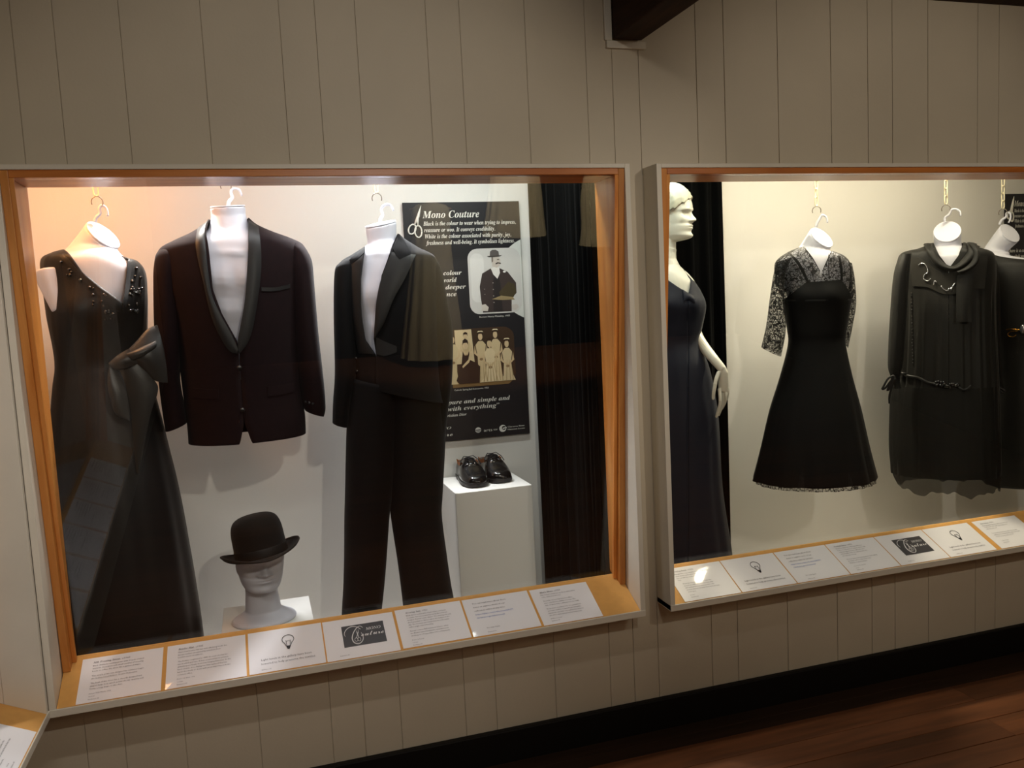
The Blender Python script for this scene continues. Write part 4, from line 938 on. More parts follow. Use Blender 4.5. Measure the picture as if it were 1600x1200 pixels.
# bust under the bowler
hc = np.array([-.030, .285, .0]); hz = float(P(412, 931, .22)[2]); Hh = .196
fw = CAM-hc; fw[2] = 0; fw /= np.linalg.norm(fw); rot = math.radians(9); fw = np.array([fw[0]*math.cos(rot)-fw[1]*math.sin(rot), fw[0]*math.sin(rot)+fw[1]*math.cos(rot), 0])
R_, hf, hs = head_rings((hc[0], hc[1], hz), fw, Hh, wide=1.12, soft=1.5)
mb = MB(); mb.rings(R_)
for sg in (-1, 1): mb.ell(np.array([hc[0], hc[1], hz])+hs*sg*Hh*.345+np.array([0, 0, Hh*.45])-hf*.004, hf*.014, hs*.007, np.array([0, 0, .028]), 14, 10)
zt = .4712
def oval_ring(z, rx, ry, dy=0.0): return [hc*[1, 1, 0]+np.array([0, 0, z])+hs*rx*math.cos(a)+hf*(ry*math.sin(a)+dy) for a in [2*math.pi*i/56 for i in range(56)]]
neck = [oval_ring(hz+.06, .050, .050, -.012), oval_ring(hz+.01, .050, .052, -.014), oval_ring(hz-.010, .050, .052, -.014), oval_ring(zt+.032, .056, .056, -.010), oval_ring(zt+.020, .076, .068, -.004), oval_ring(zt+.011, .096, .084, 0), oval_ring(zt+.005, .101, .088, 0), oval_ring(zt, .099, .086, 0)]
mb.rings(neck)
root = thing('hat_stand', 'white moulded male head on the low plinth under a bowler', 'hat stand', None, (hc[0], hc[1], zt))
o = mb.build('head', M['form'], None, True); fuse(o, .0024, 1); adopt(root, o)
# bowler hat
root = thing('bowler_hat', 'black felt bowler hat with curled brim worn by the white head', 'hat', None, (hc[0], hc[1], hz+Hh*.55))
bc = np.array(P(409, 866, .27)); up = np.array([0, 0, 1.])
tilt = math.radians(6.5); X_ = hs*1.0
vr = P(440, 878, .27)-bc; Xr = (P(440, 874, .27)-P(378, 881.5, .27)); Xr[1] = 0
Xr = np.array([hs[0], hs[1], 0])*(-1 if hs@np.array([1, 0, 0]) < 0 else 1); Xr = Xr*math.cos(tilt)+up*math.sin(tilt)
Fr = np.array(hf)+up*math.tan(math.radians(9)); Fr -= Xr*(Fr@Xr); Fr /= np.linalg.norm(Fr); Ur = np.cross(Fr, Xr); Ur = Ur if Ur[2] > 0 else -Ur
def hp(x, f_, z): return bc+Xr*x+Fr*f_+Ur*z
def hring(z, rx, rf, e=1.0): return [hp(rx*math.cos(a), rf*math.sin(a), z) for a in [2*math.pi*i/64 for i in range(64)]]
prof = [(0.0, 1.0), (.02, .995), (.05, .985), (.075, .975), (.095, .94), (.110, .87), (.120, .77), (.127, .62), (.131, .42), (.1325, .2), (.133, .02)]
cr = MB().rings([hring(z-.002, .081*k, .096*k) for z, k in spline(prof, 36)]).build('crown', M['felt'], None, True)
V = []; F = []; nr = 14; na = 72
for k in range(nr+1):
    t = k/nr
    for i in range(na):
        a = 2*math.pi*i/na; side_ = abs(math.cos(a))**1.6
        rx = .080+(.043)*t; rf = .095+.043*t
        z = -.003-.010*(1-side_)*t*t + (.019*side_+.003)*t**2.0
        if t > .85: z += .004*(t-.85)/.15
        V.append(hp(rx*math.cos(a)*(1-.02*side_*t), rf*math.sin(a), z))
for k in range(nr):
    for i in range(na): F.append((k*na+i, k*na+(i+1) % na, (k+1)*na+(i+1) % na, (k+1)*na+i))
br = link('brim', V, F, M['felt']); solid(br, .0035)
edge = MB().tube([V[nr*na+i] for i in range(na)]+[V[nr*na]], .0032, 6, False).build('brim_binding', M['ribbon'], None, True)
band = MB().rings([hring(z, .0818*k, .0968*k) for z, k in ((.000, 1.004), (.004, 1.008), (.022, 1.003), (.026, .99))], False, False).build('hat_band', M['ribbon'], None, True)
adopt(root, cr, br, edge, band)

# ---------------------------------------------------------------- shoes
def shoe(label, heel, toe, z0, mir):
    heel = np.array(heel); toe = np.array(toe); ax = toe-heel; L = np.linalg.norm(ax); ax /= L; sd = np.array([-ax[1], ax[0], 0])*mir
    root = thing('shoe', label, 'shoe', 'pair of black lace up shoes', (heel[0], heel[1], z0))
    pt = lambda t, s_, z: heel+ax*t*L+sd*s_+np.array([0, 0, z0+z])
    # outline: distance from heel 0..1, half widths inside/outside, height of upper
    prof = [(0.0, .004, .004, .050), (.02, .020, .020, .066), (.07, .031, .031, .074), (.16, .035, .035, .072), (.28, .035, .035, .070), (.40, .036, .038, .079), (.52, .041, .042, .082), (.62, .046, .044, .074), (.72, .049, .044, .061), (.82, .047, .040, .050), (.90, .040, .034, .044), (.96, .028, .025, .036), (.995, .006, .006, .022)]
    q = spline(prof, 46); V = []; n = 30; op = []
    for t, a, b, hgt in q:
        o_ = np.interp(t, [0, .015, .05, .2, .40, .47, .5, 1], [0, .0, .55, .62, .34, .20, 0, 0])   # opening half angle
        row = []
        for i in range(n+1):
            ph = -math.pi/2+o_ if False else None
            s_ = i/n; an = math.pi*s_                      # 0..pi over the top
            lo, hi = 0, math.pi
            half = math.pi/2-o_
            an = (half*2*s_) if s_ <= .5 else math.pi-half*2*(1-s_)
            c = math.cos(an); h_ = math.sin(an)
            w_ = a if c > 0 else b
            row.append(pt(t, math.copysign(abs(c)**.62, c)*w_*(1-.10*h_**2*(1 if t < .5 else .3)), .016+(hgt-.016)*h_**.75))
        V += row
    F = []
    nq = len(q); m_ = n+1
    for i in range(nq-1):
        o1 = np.interp(q[i][0], [0, .015, .05, .2, .40, .47, .5, 1], [0, .0, .55, .62, .34, .20, 0, 0]); o2 = np.interp(q[i+1][0], [0, .015, .05, .2, .40, .47, .5, 1], [0, .0, .55, .62, .34, .20, 0, 0])
        for j in range(n):
            if j in (n//2-1, n//2) and False: continue
            if (o1 > .02 or o2 > .02) and j == n//2 - 0 and n % 2: continue
            F.append((i*m_+j, i*m_+j+1, (i+1)*m_+j+1, (i+1)*m_+j))
    # open the mouth: drop faces whose two middle columns straddle it
    mid = n//2
    F = [f for f in F if not (abs((f[0] % m_)-mid+.5) < 1 and .03 < q[f[0]//m_][0] < .49 and False)]
    up_ = link('upper', V, F, M['leather']); solid(up_, .003)
    md = up_.modifiers.new('sub', 'SUBSURF'); md.levels = 1; md.render_levels = 1
    # lining floor visible in the mouth
    mouth = [pt(t, s_, zz) for t, s_, zz in ()]
    ln = MB(); rr = []
    for t in np.linspace(.03, .47, 14):
        a = np.interp(t, [r[0] for r in q], [r[1] for r in q])*.78; hh = np.interp(t, [r[0] for r in q], [r[3] for r in q])
        rr.append([pt(t, a*math.cos(x), .022+(hh-.020)*abs(math.sin(x))*(.35 if 0 < x < math.pi and False else 0)+ (0)) for x in [0]]+[])
    V2 = []; F2 = []
    k_ = 11
    ts = np.linspace(.012, .50, 20)
    for t in ts:
        a = np.interp(t, [r[0] for r in q], [r[1] for r in q]); hh = np.interp(t, [r[0] for r in q], [r[3] for r in q])
        for j in range(k_):
            x = -1+2*j/(k_-1); V2.append(pt(t, a*.86*x, .024+(hh-.027)*abs(x)**5))
    for i in range(19):
        for j in range(k_-1): F2.append((i*k_+j, i*k_+j+1, (i+1)*k_+j+1, (i+1)*k_+j))
    for i, (t, a, b, hgt) in enumerate(q):              # back and side walls of the lining
        pass
    base = len(V2); tq = [r for r in q if r[0] < .46]
    for t, a, b, hgt in tq:
        for j in range(15):
            x = -1+2*j/14; c = math.sin(x*math.pi/2); h_ = abs(c)**5
            V2.append(pt(t*.96+.020, c*(a if c > 0 else b)*.90, .022+(hgt-.022)*(h_ if t > .03 else 1.0)+.0015))
    for i in range(len(tq)-1):
        for j in range(14): F2.append((base+i*15+j, base+i*15+j+1, base+(i+1)*15+j+1, base+(i+1)*15+j))
    li = link('lining', V2, F2, M['tan'])
    # tongue, facings, laces
    tg = []
    F3 = []
    for i, t in enumerate(np.linspace(.36, .66, 8)):
        hh = np.interp(t, [r[0] for r in q], [r[3] for r in q]); lift = .012*(1-i/7)
        for j in range(7):
            x = -1+2*j/6; tg.append(pt(t, .020*x, hh+.002+lift-.006*x*x))
    for i in range(7):
        for j in range(6): F3.append((i*7+j, i*7+j+1, (i+1)*7+j+1, (i+1)*7+j))
    to = link('tongue', tg, F3, M['leather']); solid(to, .003)
    fl_ = []
    for sg in (-1, 1):
        V4 = []; F4 = []
        for i, t in enumerate(np.linspace(.37, .66, 9)):
            hh = np.interp(t, [r[0] for r in q], [r[3] for r in q]); a = np.interp(t, [r[0] for r in q], [r[1] for r in q])
            for j in range(5):
                s_ = j/4; x = sg*(.009+(a*.80-.009)*s_); V4.append(pt(t, x, hh+.005-.022*s_**1.8+.004*(1-i/8)))
        for i in range(8):
            for j in range(4): F4.append((i*5+j, i*5+j+1, (i+1)*5+j+1, (i+1)*5+j))
        e = link('facing', V4, F4, M['leather']); solid(e, .0025); fl_.append(e)
    lc = []
    for k, t in enumerate((.42, .48, .54, .60)):
        hh = np.interp(t, [r[0] for r in q], [r[3] for r in q])+.010
        lc.append(MB().tube([pt(t-.01, -.017, hh-.002), pt(t, 0, hh+.003), pt(t+.01, .017, hh-.002)], .0017, 6).build('shoe_lace', M['lace_cord'], None, True))
    hh = np.interp(.42, [r[0] for r in q], [r[3] for r in q])+.014
    for sg in (-1, 1):
        lc.append(MB().tube([pt(.42, 0, hh), pt(.44, sg*.018, hh+.004), pt(.50, sg*.034, hh-.010), pt(.56, sg*.040, hh-.026)], .0017, 6).build('lace_end', M['lace_cord'], None, True))
    # sole with welt and heel block
    def outline(k, t0=0.0, t1=1.0):
        A = [(t, a*k) for t, a, b, h in q if t0 <= t <= t1]; B = [(t, -b*k) for t, a, b, h in q if t0 <= t <= t1][::-1]; return A+B
    ol = [(-.012+1.022*t, s_) for t, s_ in outline(1.09)]
    so = bevel(MB().prism([pt(t, s_, .006) for t, s_ in ol], (0, 0, .012)).build('sole', M['sole']), .0015)
    hl = bevel(MB().prism([pt(t, s_, 0) for t, s_ in [(-.010+t, s_) for t, s_ in outline(1.03, 0, .26)]], (0, 0, .007)).build('heel', M['sole']), .001)
    fr_ = bevel(MB().prism([pt(t, s_, .0005) for t, s_ in [(t, s_) for t, s_ in outline(.95, .45, .97)]], (0, 0, .006)).build('outsole', M['sole']), .001)
    adopt(root, up_, li, to, so, hl, fr_, *fl_, *lc)
    return root
shoe('black leather lace up shoe, left one of the pair on the plinth', (.752, .722, 0), (.750, .482, 0), .7705, 1)
shoe('black leather lace up shoe, right one of the pair on the plinth', (.836, .726, 0), (.862, .512, 0), .7705, -1)

# ---------------------------------------------------------------- G: standing mannequin in midnight gown
gx = 1055; GY = 0.45
bS = Body(gx, GY, [(1026, 384, 1057, 390, .046), (1027, 404, 1056, 407, .046), (1018, 414, 1064, 417, .056), (1000, 426, 1078, 430, .075), (995, 450, 1088, 446, .09), (1000, 485, 1092, 480, .10), (1008, 540, 1086, 535, .09), (1004, 600, 1104, 600, .10)], .95,
    gauss([(1082, 474, 16, 16, .02), (1040, 474, 18, 18, .02)]))
root = thing('mannequin', 'pale standing female mannequin with short swept hair, head turned right', 'mannequin', None, tuple(P(gx, 1000, GY)))
chin = bS.plane(1049.5, 378)
ang = math.radians(17); gfw = bS.r*math.cos(ang)-bS.f*math.sin(ang)
Rh, gf, gs = head_rings(chin, gfw, .204, wide=.95, soft=1.0)
mb = MB(); mb.rings(Rh)
nk = []
for (u, v, hw, dd) in ((1046, 352, 11, .046), (1043, 370, 13.2, .045), (1042, 388, 14.2, .045), (1042, 405, 14.8, .047), (1042, 416, 20, .055), (1042, 426, 26, .06)):
    c = bS.plane(u, v); rr = np.linalg.norm(bS.plane(u+hw, v)-c); nk.append([c+bS.r*rr*math.cos(a)-bS.f*dd*math.sin(a) for a in [2*math.pi*i/40 for i in range(40)]])
mb.rings(nk); mb.rings(bS.raw(40, 40))
hp_ = lambda u, v, fw_: bS.plane(u, v)-bS.f*fw_
arm = spline([hp_(1084, 515, -.04), hp_(1092, 531, .0), hp_(1104, 547, .05), (hp_(1116, 561, .085)), hp_(1127, 574, .10)], 16)
mb.tube(arm, [float(x) for x in np.interp(np.linspace(0, 1, 16), [0, .3, .75, 1], [.026, .022, .0175, .0155])], 16)
# hand hanging from the bent wrist: palm, four fingers, thumb
wr = hp_(1127, 577, .10)
mb.tube(spline([hp_(1126, 572, .10), hp_(1127, 584, .10), hp_(1127.5, 596, .102), hp_(1127.5, 606, .104)], 8), [.0165, .0185, .0185, .015], 16) if False else None
pr = []
for (u, v, hw, th) in ((1125, 569, 6.2, .013), (1128, 578, 7.4, .0135), (1128, 588, 7.8, .0130), (1128, 598, 7.8, .0118), (1127.6, 607, 7.4, .0095)):
    c = hp_(u, v, .10); rr = np.linalg.norm(hp_(u+hw, v, .10)-c); pr.append([c+bS.r*rr*math.cos(a)-bS.f*th*math.sin(a) for a in [2*math.pi*i/28 for i in range(28)]])
mb.rings(pr)
for pts, r in (([(1121.5, 602, .108), (1122.6, 614, .120), (1122.4, 625, .120), (1119.8, 635, .112), (1117.4, 645, .102)], .0062),
               ([(1126, 604, .098), (1127.2, 616, .098), (1126.6, 627, .092), (1123.8, 637, .082), (1121.4, 644, .072)], .0062),
               ([(1131, 604, .100), (1131.8, 614, .104), (1131, 622, .096), (1128.6, 630, .080), (1126.5, 635, .066)], .0058),
               ([(1135, 601, .094), (1135, 610, .096), (1134, 617, .088), (1131.5, 623, .074), (1130, 626, .064)], .0050),
               ([(1121, 577, .108), (1116.4, 588, .124), (1114.0, 600, .130), (1112.6, 609, .130), (1112.0, 616, .128)], .0074)):
    q = spline([hp_(*a) for a in pts], 14); mb.tube(q, [r*(1.08-.30*(i/13)) for i in range(14)], 10); mb.ell(q[-1], (r*.78, 0, 0), (0, r*.78, 0), (0, 0, r*.9), 10, 6)
    mb.ell(q[5], (r*1.08, 0, 0), (0, r*1.08, 0), (0, 0, r*1.05), 10, 6)
o = mb.build('body', M['skin'], None, True); fuse(o, .0019, 2); adopt(root, o)
# swept short hair
V = []; F = []; nz, na = 34, 72; hh = .204; side = gs; up = np.array([0, 0, 1.])
for k in range(nz+1):
    th = math.pi*.62*k/nz
    for i in range(na):
        a = 2*math.pi*i/na; a_ = math.atan2(math.sin(a), math.cos(a))
        front = max(0, math.cos(a_))
        lim = 1.0-.40*front**1.3-.02*abs(math.sin(a_))
        t = th*lim*(1+.05*math.sin(3*a_+.6)+.025*math.sin(13*a_)+.02*math.sin(29*a_+1))
        rx = .47 if math.cos(a_) < 0 else .43
        f_ = rx*math.sin(t)*math.cos(a_); s_ = .385*math.sin(t)*math.sin(a_); z = .60+.475*math.cos(t)
        strand = (-.055*abs(math.sin(6.5*a_+3.4*math.sin(1.7*t)+4.2*t))**.6-.016*abs(math.sin(17*a_+8*t+2*math.sin(5*t)))+.02)*min(1, t*1.3)
        sweep = .0
        kx = 1+strand+sweep
        kx += .015-.02*(k/nz)**3
        V.append(chin+hh*(gf*(f_*kx+.005)+side*s_*kx+up*(.60+(z-.60)*kx)))
for k in range(nz):
    for i in range(na): F.append((k*na+i, k*na+(i+1) % na, (k+1)*na+(i+1) % na, (k+1)*na+i))
hr = link('hair', V, F, M['hair']); solid(hr, .003); adopt(root, hr)
bG = Body(gx, GY, [(1012, 419, 1066, 419, .07), (1001, 428, 1083, 438, .094), (993, 450, 1095, 456, .112), (995, 480, 1103, 478, .125), (1003, 510, 1097, 511, .115), (1010, 535, 1092, 535, .105), (1004, 570, 1106, 568, .128), (1000, 605, 1115, 605, .142), (996, 660, 1123, 660, .16),
    (990, 765, 1129, 765, .18), (984, 861, 1143, 861, .20), (980, 930, 1150, 930, .21), (978, 995, 1154, 995, .215)], .95, gauss([(1084, 474, 14, 16, .02), (1042, 474, 18, 18, .02)]))
bG.fold = lambda ph, t: (.010*math.sin(11*ph+1)+.008*math.sin(19*ph))*max(0, min(1, (t-.35)*2.2))+.006*math.sin(13*ph+14*t)*(1 if t < .4 else 0)
g = garment('evening_gown', 'midnight blue floor length gown on the standing mannequin', 'dress', bG)
o = bG.mesh('gown_body', M['navy'], None, 110, 96, ([415, 419, 433, 446, 456, 459, 1100], [1012, 1013, 1036, 1057, 1073, 1074.5, 1074.5], [1067, 1066, 1079, 1078, 1076, 1075, 1075]), thick=.003)
k1 = bG.strip('gathered_knot', M['navy'], None, [(1066, 452), (1075, 458), (1083, 462)], [(1068, 470), (1076, 468), (1085, 474)], 12, 6, .006, .003, .008); adopt(g, o, k1)

# ---------------------------------------------------------------- H: lace dress
bH, rH = form('display_form', 'white female torso form seen through the black lace bodice', 1270, YF,
    [(1252, 386, 1300, 393, .05), (1232, 398, 1316, 400, .07), (1214, 413, 1327, 413, .084), (1219, 440, 1327, 440, .09), (1232, 470, 1322, 470, .10), (1238, 520, 1314, 520, .083), (1242, 545, 1312, 545, .08)],
    (1283, 372, 15, 15, 9.6, .7, -.71), (1269, 397, 25, .056), [(1275, 355), (1277, 348), (1281, 342), (1284, 337), (1288, 337), (1292, 341), (1293, 348)], bump=gauss([(1255, 462, 18, 16, .014), (1296, 460, 16, 16, .014)]))
chain('cream plastic chain above the flared lace dress', 1276, 270, 331, YF)
bD = Body(1270, YF, [(1254, 385, 1300, 392, .056), (1231, 394, 1318, 399, .077), (1211, 411, 1329, 412, .094), (1213, 440, 1332, 440, .102), (1224, 470, 1330, 468, .114), (1231, 515, 1322, 515, .10), (1233, 542, 1319, 540, .094)], .92, gauss([(1255, 462, 18, 16, .016), (1296, 460, 16, 16, .016)]))
g = garment('lace_dress', 'black flared cocktail dress with sheer lace bodice and sleeves', 'dress', bD)
vn = ([380, 388, 405, 424, 432, 600], [1256, 1258, 1271, 1281, 1283, 1283], [1300, 1299, 1293, 1285.5, 1283, 1283])
o1 = bD.mesh('lace_bodice', M['lace'], None, 50, 72, vn)
bP = Body(1270, YF, [(1222, 468, 1331, 467, .117), (1230, 515, 1323, 515, .104), (1231, 540, 1321, 536, .098), (1218, 590, 1331, 586, .122), (1202, 640, 1345, 640, .152), (1188, 700, 1358, 700, .182), (1176, 746, 1370, 746, .20)], .95, gauss([(1255, 462, 20, 18, .014), (1296, 460, 18, 18, .014)]))
bP.fold = lambda ph, t: (.020*math.sin(9*ph)+.012*math.sin(15*ph+1))*max(0, min(1, (t-.3)*2))
o2 = bP.mesh('slip_skirt', M['slip'], None, 60, 110, thick=.002)
o3 = bD.strip('slip_top', M['slip'], None, [(1260, 441), (1242, 455), (1223, 471)], [(1314, 437), (1324, 452), (1331, 470)], 16, 16, .003, .002)
s1 = bD.strip('strap', M['slip'], None, [(1233, 396), (1247, 414), (1261, 442)], [(1236.5, 395), (1251, 412), (1265, 441)], 14, 2, .004, .002)
s2 = bD.strip('strap', M['slip'], None, [(1309, 399), (1312, 418), (1313, 438)], [(1312, 399), (1315, 418), (1316, 438)], 14, 2, .004, .002)
sl = Body(1216, YF-.01, [(1213, 410, 1238, 402, .045), (1208, 432, 1227, 428, .052), (1203, 467, 1226, 464, .055), (1197, 510, 1228, 514, .055), (1189, 542, 1220, 557, .05)], .95)
sl.fold = lambda ph, t: .03*math.sin(5*ph+6*t)
sr = Body(1328, YF-.01, [(1306, 402, 1331, 411, .045), (1317, 432, 1336, 438, .052), (1321, 470, 1338, 474, .052), (1318, 500, 1333, 505, .045), (1318, 532, 1325, 544, .034)], .95)
sr.fold = lambda ph, t: .03*math.sin(5*ph+6*t+1)
a1 = sl.mesh('lace_sleeve', M['lace'], None, 36, 36); a2 = sr.mesh('lace_sleeve', M['lace'], None, 36, 36)
bQ = Body(1270, YF, [(1190, 700, 1356, 700, .172), (1181, 745, 1367, 745, .195), (1180, 751, 1368, 752, .198)], .95); bQ.fold = lambda ph, t: .02*math.sin(24*ph)
pq = bQ.mesh('net_petticoat', M['lace'], None, 10, 120)
cen = []
mbs = MB(); bD.line(mbs, [(1295, 394), (1294, 410), (1296, 436)], .0012, .002); bD.line(mbs, [(1258, 388), (1270, 404), (1281, 424)], .0016, .002); bD.line(mbs, [(1299, 393), (1293, 405), (1285, 424)], .0016, .002)
ed = mbs.build('lace_edging', M['slip'], None, True)
adopt(g, o1, o2, o3, s1, s2, a1, a2, pq, ed)

# ---------------------------------------------------------------- J: darker dress cut by the picture edge (stands behind I)
JY = 0.46
bJ2, rJ = form('display_form', 'white torso form with open neck cup tilting right at the picture edge', 1575, JY,
    [(1540, 392, 1590, 402, .05), (1534, 404, 1634, 408, .075), (1536, 416, 1644, 416, .09), (1544, 445, 1640, 445, .10), (1556, 520, 1634, 520, .10)],
    (1577, 365, 11.5, 14, 9.0, .7, -.71), (1556, 396, 19, .055), [(1562, 351), (1565, 344), (1572, 339), (1573, 333), (1578, 333), (1579, 341), (1576, 348)])
chain('cream plastic chain at the right edge, above the open neck cup', 1567, 268, 334, JY)
bK = Body(1575, JY, [(1541, 396, 1578, 405, .056), (1530, 405, 1638, 409, .08), (1529, 418, 1650, 418, .098), (1540, 445, 1646, 445, .112), (1552, 520, 1640, 520, .112), (1556, 555, 1642, 555, .11), (1550, 640, 1652, 640, .14), (1544, 700, 1660, 700, .155), (1540, 752, 1668, 752, .165)], .92)
bK.fold = lambda ph, t: .015*math.sin(11*ph+3*t)*max(0, min(1, (t-.4)*2))
g = garment('belted_dress', 'black dress with gilt belt clasp, cut off by the right picture edge', 'dress', bK)
o = bK.mesh('dress_body', M['crepe'], None, 70, 80, thick=.003)
sl = Body(1536, JY-.02, [(1534, 404, 1552, 404, .045), (1526, 430, 1552, 428, .06), (1528, 500, 1554, 500, .06), (1536, 570, 1556, 572, .05), (1540, 590, 1556, 592, .045)], .95)
a1 = sl.mesh('sleeve', M['crepe'], None, 36, 32, thick=.002)
mb = MB(); bK.line(mb, [(1573, 515), (1582, 514), (1592, 515), (1600, 516)], .0022, .006); bK.line(mb, [(1590, 517), (1580, 518), (1576, 521), (1577, 525), (1583, 526), (1588, 523)], .0020, .006)
c1 = mb.build('belt_clasp', M['gold'], None, True)
mb = MB()
for k in range(10): mb.ell(bK.surf(1598+k*4.5, 514+2*math.sin(k), .012), bK.r*.012, np.array([0, 0, .020]), bK.f*.006, 10, 6)
c2 = mb.build('belt_ornament', M['silver'], None, True); adopt(g, o, a1, c1, c2)

# ---------------------------------------------------------------- I: loose day dress with scarf collar
bI, rI = form('display_form', 'white torso form with broad neck plate above the scarf collar', 1482, YF,
    [(1458, 386, 1506, 386, .05), (1440, 396, 1522, 394, .07), (1412, 406, 1546, 404, .085), (1412, 440, 1546, 440, .09), (1420, 500, 1540, 500, .09)],
    (1480, 362.5, 20, 0, 16.8, 0, -1), (1482, 400, 22, .056), [(1476, 346), (1477, 340), (1483, 335), (1487, 328), (1494, 327), (1500, 331), (1501, 338)])
chain('cream plastic chain above the scarf collar dress', 1478, 266, 328, YF)
bI2 = Body(1482, YF, [(1454, 380, 1508, 379, .065), (1436, 388, 1528, 386, .083), (1406, 398, 1553, 396, .102), (1401, 430, 1557, 425, .112), (1404, 470, 1556, 470, .122), (1402, 530, 1557, 530, .127), (1398, 590, 1560, 594, .132), (1393, 618, 1561, 620, .135), (1391, 690, 1563, 692, .14), (1393, 736, 1564, 742, .142)], .9)
bI2.fold = lambda ph, t: (.016*math.sin(31*ph)+.010*math.sin(19*ph+2)+.008*math.sin(47*ph+1))*max(0, min(1, (t-.38)*5))*(1-.0*t)
g = garment('day_dress', 'loose black drop waist dress with scarf collar, beaded yoke and belt', 'dress', bI2)
o = bI2.mesh('dress_body', M['crepe'], None, 90, 220, ([370, 380, 400, 414, 420, 900], [1457, 1459, 1470, 1481, 1484, 1484], [1507, 1505, 1499, 1489, 1484.5, 1484.5]))
bF_ = Body(1482, YF, [(1391, 600, 1561, 602, .138), (1389, 690, 1564, 692, .147), (1394, 736, 1564, 742, .15), (1403, 757, 1562, 764, .152)], .9); bF_.fold = lambda ph, t: (.012*math.sin(21*ph)+.008*math.sin(35*ph+1))*t
fo = bF_.mesh('hem_flounce', M['chiffon_hem'], None, 30, 180)
for v_ in fo.data.vertices:
    a_ = math.atan2(v_.co.y-bI2.A[1], v_.co.x-bI2.A[0]); k_ = max(0, min(1, (bI2.A[2]*0+0.72-v_.co.z)/.2))
    v_.co.z += k_*(.012*math.sin(5*a_+1)+.008*math.sin(11*a_)+.004*math.sin(23*a_+2))
sl = Body(1402, YF-.01, [(1406, 398, 1424, 396, .04), (1396, 430, 1421, 428, .058), (1390, 502, 1416, 502, .058), (1387, 568, 1411, 568, .054), (1391, 588, 1406, 589, .042), (1393, 606, 1408, 606, .036)], .95); sl.fold = lambda ph, t: .03*math.sin(7*ph+3*t)*t
sr = Body(1555, YF-.01, [(1538, 397, 1554, 400, .04), (1542, 428, 1562, 432, .058), (1545, 525, 1564, 525, .056), (1549, 575, 1566, 580, .05), (1554, 592, 1566, 594, .04), (1556, 603, 1569, 606, .036)], .95); sr.fold = lambda ph, t: .03*math.sin(7*ph+3*t)*t
a1 = sl.mesh('sleeve', M['chiffon'], None, 44, 40); a2 = sr.mesh('sleeve', M['chiffon'], None, 44, 40)
yo = bI2.strip('yoke', M['yoke'], None, [(1427, 447), (1450, 449), (1473, 459), (1492, 459), (1515, 453), (1537, 451)], [(1420, 402), (1440, 404), (1468, 424), (1496, 424), (1522, 402), (1542, 400)], 30, 8, .005, .004)
c1 = bI2.strip('scarf_collar', M['crepe'], None, [(1450, 378), (1452, 396), (1461, 413), (1474, 422), (1492, 424), (1510, 414), (1523, 396), (1523, 381)], [(1459, 376), (1462, 391), (1469, 404), (1480, 414), (1490, 415), (1501, 405), (1509, 392), (1506, 378)], 36, 8, .020, .005, .016)
c2 = bI2.strip('scarf_collar', M['crepe'], None, [(1506, 380), (1514, 393), (1512, 408), (1502, 419), (1492, 424)], [(1516, 384), (1522, 396), (1520, 412), (1509, 423), (1496, 428)], 24, 6, .034, .004, .012)
tl = bI2.strip('scarf_tail', M['crepe'], None, [(1494, 430), (1493, 450), (1493, 478), (1493, 503)], [(1517, 428), (1516, 450), (1515, 478), (1514, 503)], 24, 8, .020, .003, .006)
mb = MB()
for pts in ([(1437, 414), (1443, 411), (1449, 416), (1451, 425), (1446, 429), (1445, 436), (1451, 439), (1455, 435)], [(1460, 445), (1461, 439), (1464, 441)], [(1471, 447), (1475, 452), (1480, 454), (1483, 450)], [(1484, 452), (1488, 448), (1492, 442), (1489, 445), (1486, 453)]):
    bI2.line(mb, pts, .0022, .009, 5)
bd_ = mb.build('bead_embroidery', M['silver'], None, True)
dots = [(1425+.02*(v-460), v) for v in np.arange(458, 572, 5.2)]
bt = MB()
for u, v in dots: c = bI2.surf(u, v, .003); bt.ell(c, bI2.r*.0034, np.array([0, 0, .0034]), bI2.f*.002, 8, 5)
bt = bt.build('covered_buttons', M['button'], None, True); bt['kind'] = 'stuff'
mb = MB(); bI2.line(mb, [(1397, 581), (1408, 582), (1420, 587), (1436, 590), (1450, 597), (1464, 600)], .0055, .006, 8); bI2.line(mb, [(1497, 604), (1504, 609), (1511, 607), (1516, 602)], .0045, .006, 8)
be = mb.build('cord_belt', M['satin'], None, True)
pts = [(1464+k*2.9+random.uniform(-1, 1), 598+k*.5+random.uniform(-3.4, 3.4)) for k in range(12) for _ in (0, 1)]
bc_ = MB()
for u, v in pts: c = bI2.surf(u, v, .008); k = .0068; bc_.ell(c, bI2.r*k, np.array([0, 0, k]), bI2.f*k, 10, 6)
bc_ = bc_.build('belt_beads', M['bead'], None, True); bc_['kind'] = 'stuff'
mb = MB(); q = lambda u, v, d=.09: sl.plane(u, v)-sl.f*d
for pts in ([(1397, 583), (1388, 588), (1381, 600), (1379, 604), (1384, 602), (1392, 592), (1398, 585)], [(1397, 583), (1394, 598), (1390, 614), (1390, 626)], [(1398, 584), (1393, 592), (1387, 606), (1392, 600), (1399, 587)]):
    mb.tube([q(*a) for a in spline(pts, 22)], .0042, 7)
ti = mb.build('cuff_tie', M['satin'], None, True)
mb = MB(); q2 = lambda u, v, d=.08: sr.plane(u, v)-sr.f*d
for pts in ([(1558, 600), (1564, 604), (1570, 607), (1566, 610), (1560, 604)],): mb.tube([q2(*a) for a in spline(pts, 16)], .004, 7)
ti2 = mb.build('cuff_tie', M['satin'], None, True)
adopt(g, o, fo, a1, a2, yo, c1, c2, tl, bd_, bt, be, bc_, ti, ti2)

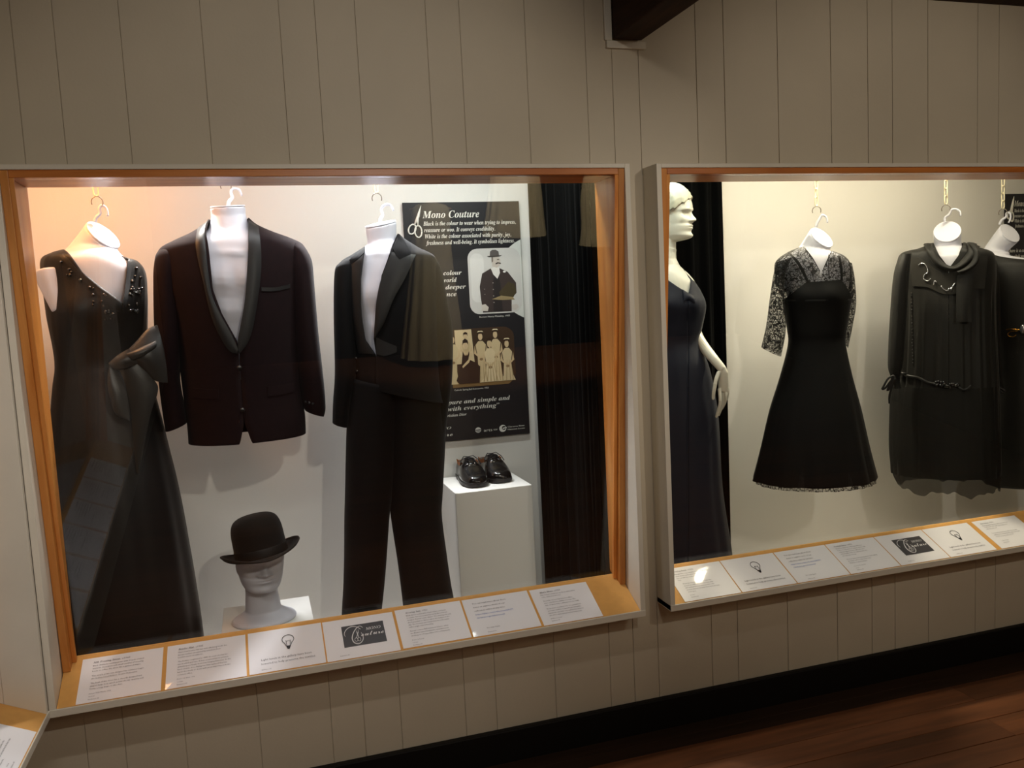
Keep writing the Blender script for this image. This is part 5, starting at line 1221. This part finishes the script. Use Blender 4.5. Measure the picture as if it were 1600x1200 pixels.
# ---------------------------------------------------------------- garments across the room, mirrored faintly in the glass
def hung(name, label, cat, cx, cy, st, pleats, m, top):
    root = thing(name, label, cat, 'pale garments on the far side of the room', (cx, cy, top))
    q = spline(st, 50); R = []
    for k, (z, a, b) in enumerate(q):
        am = .05*max(0, k/49-.15)
        R.append([np.array([cx+a*math.cos(x)*(1+am*math.sin(pleats*x)), cy+b*math.sin(x)*(1+am*math.sin(pleats*x)), z]) for x in [2*math.pi*i/120 for i in range(120)]])
    o = MB().rings(R, True, False).build('cloth', m, None, True)
    mb = MB(); mb.tube([(cx-.17, cy, st[0][0]-.05), (cx, cy, st[0][0]+.015), (cx+.17, cy, st[0][0]-.05)], .006, 8)
    h = mb.build('hanger', M['pine'], None, True)
    mb = MB(); mb.tube([(cx, cy, st[0][0]+.015), (cx, cy, st[0][0]+.05)]+[(cx+.018*math.sin(a), cy, st[0][0]+.068-.018*math.cos(a)) for a in np.linspace(0.2, 4.4, 12)], .002, 6)
    h2 = mb.build('hanger_hook', M['steel'], None, True); adopt(root, o, h, h2); return root
hung('pleated_gown', 'short cream pleated gown hung across the room, seen mirrored above the poster', 'dress', 2.16, -4.45, [(1.93, .05, .04), (1.88, .17, .08), (1.70, .19, .10), (1.45, .22, .12), (1.2, .25, .14), (1.05, .27, .15)], 17, M['cream'], 1.93)
hung('long_gown', 'long beige gown hung across the room, seen mirrored on the tailcoat sleeve', 'dress', 1.45, -4.45, [(1.33, .05, .04), (1.28, .15, .08), (1.05, .16, .10), (.8, .18, .12), (.4, .23, .15), (.06, .27, .17)], 13, M['cream'], 1.33)
hung('cream_blouse', 'cream blouse hung across the room, seen mirrored on the curtain', 'blouse', 2.96, -4.45, [(1.60, .05, .04), (1.55, .18, .08), (1.35, .21, .11), (1.1, .19, .11), (.95, .20, .12)], 15, M['cream'], 1.60)
rl = thing('garment_rail', 'steel hanging rail carrying pale garments across the room', 'rail', None, (2.2, -4.45, 2.02))
o = MB().tube([(1.0, -4.45, 2.02), (3.4, -4.45, 2.02)], .012, 12).build('bar', M['steel'], None, True); adopt(rl, o)
for x in (1.45, 2.16, 2.96):
    zt_ = {1.45: 1.41, 2.16: 2.01, 2.96: 1.68}[x]
    o = MB().tube([(x, -4.45, 2.02), (x, -4.45, zt_)], .002, 6).build('cord', M['steel'], None, True); adopt(rl, o)
for x in (1.02, 3.38):
    o = MB().tube([(x, -4.45, 2.02), (x, -4.752, 2.02)], .010, 10).build('bracket', M['steel'], None, True); adopt(rl, o)
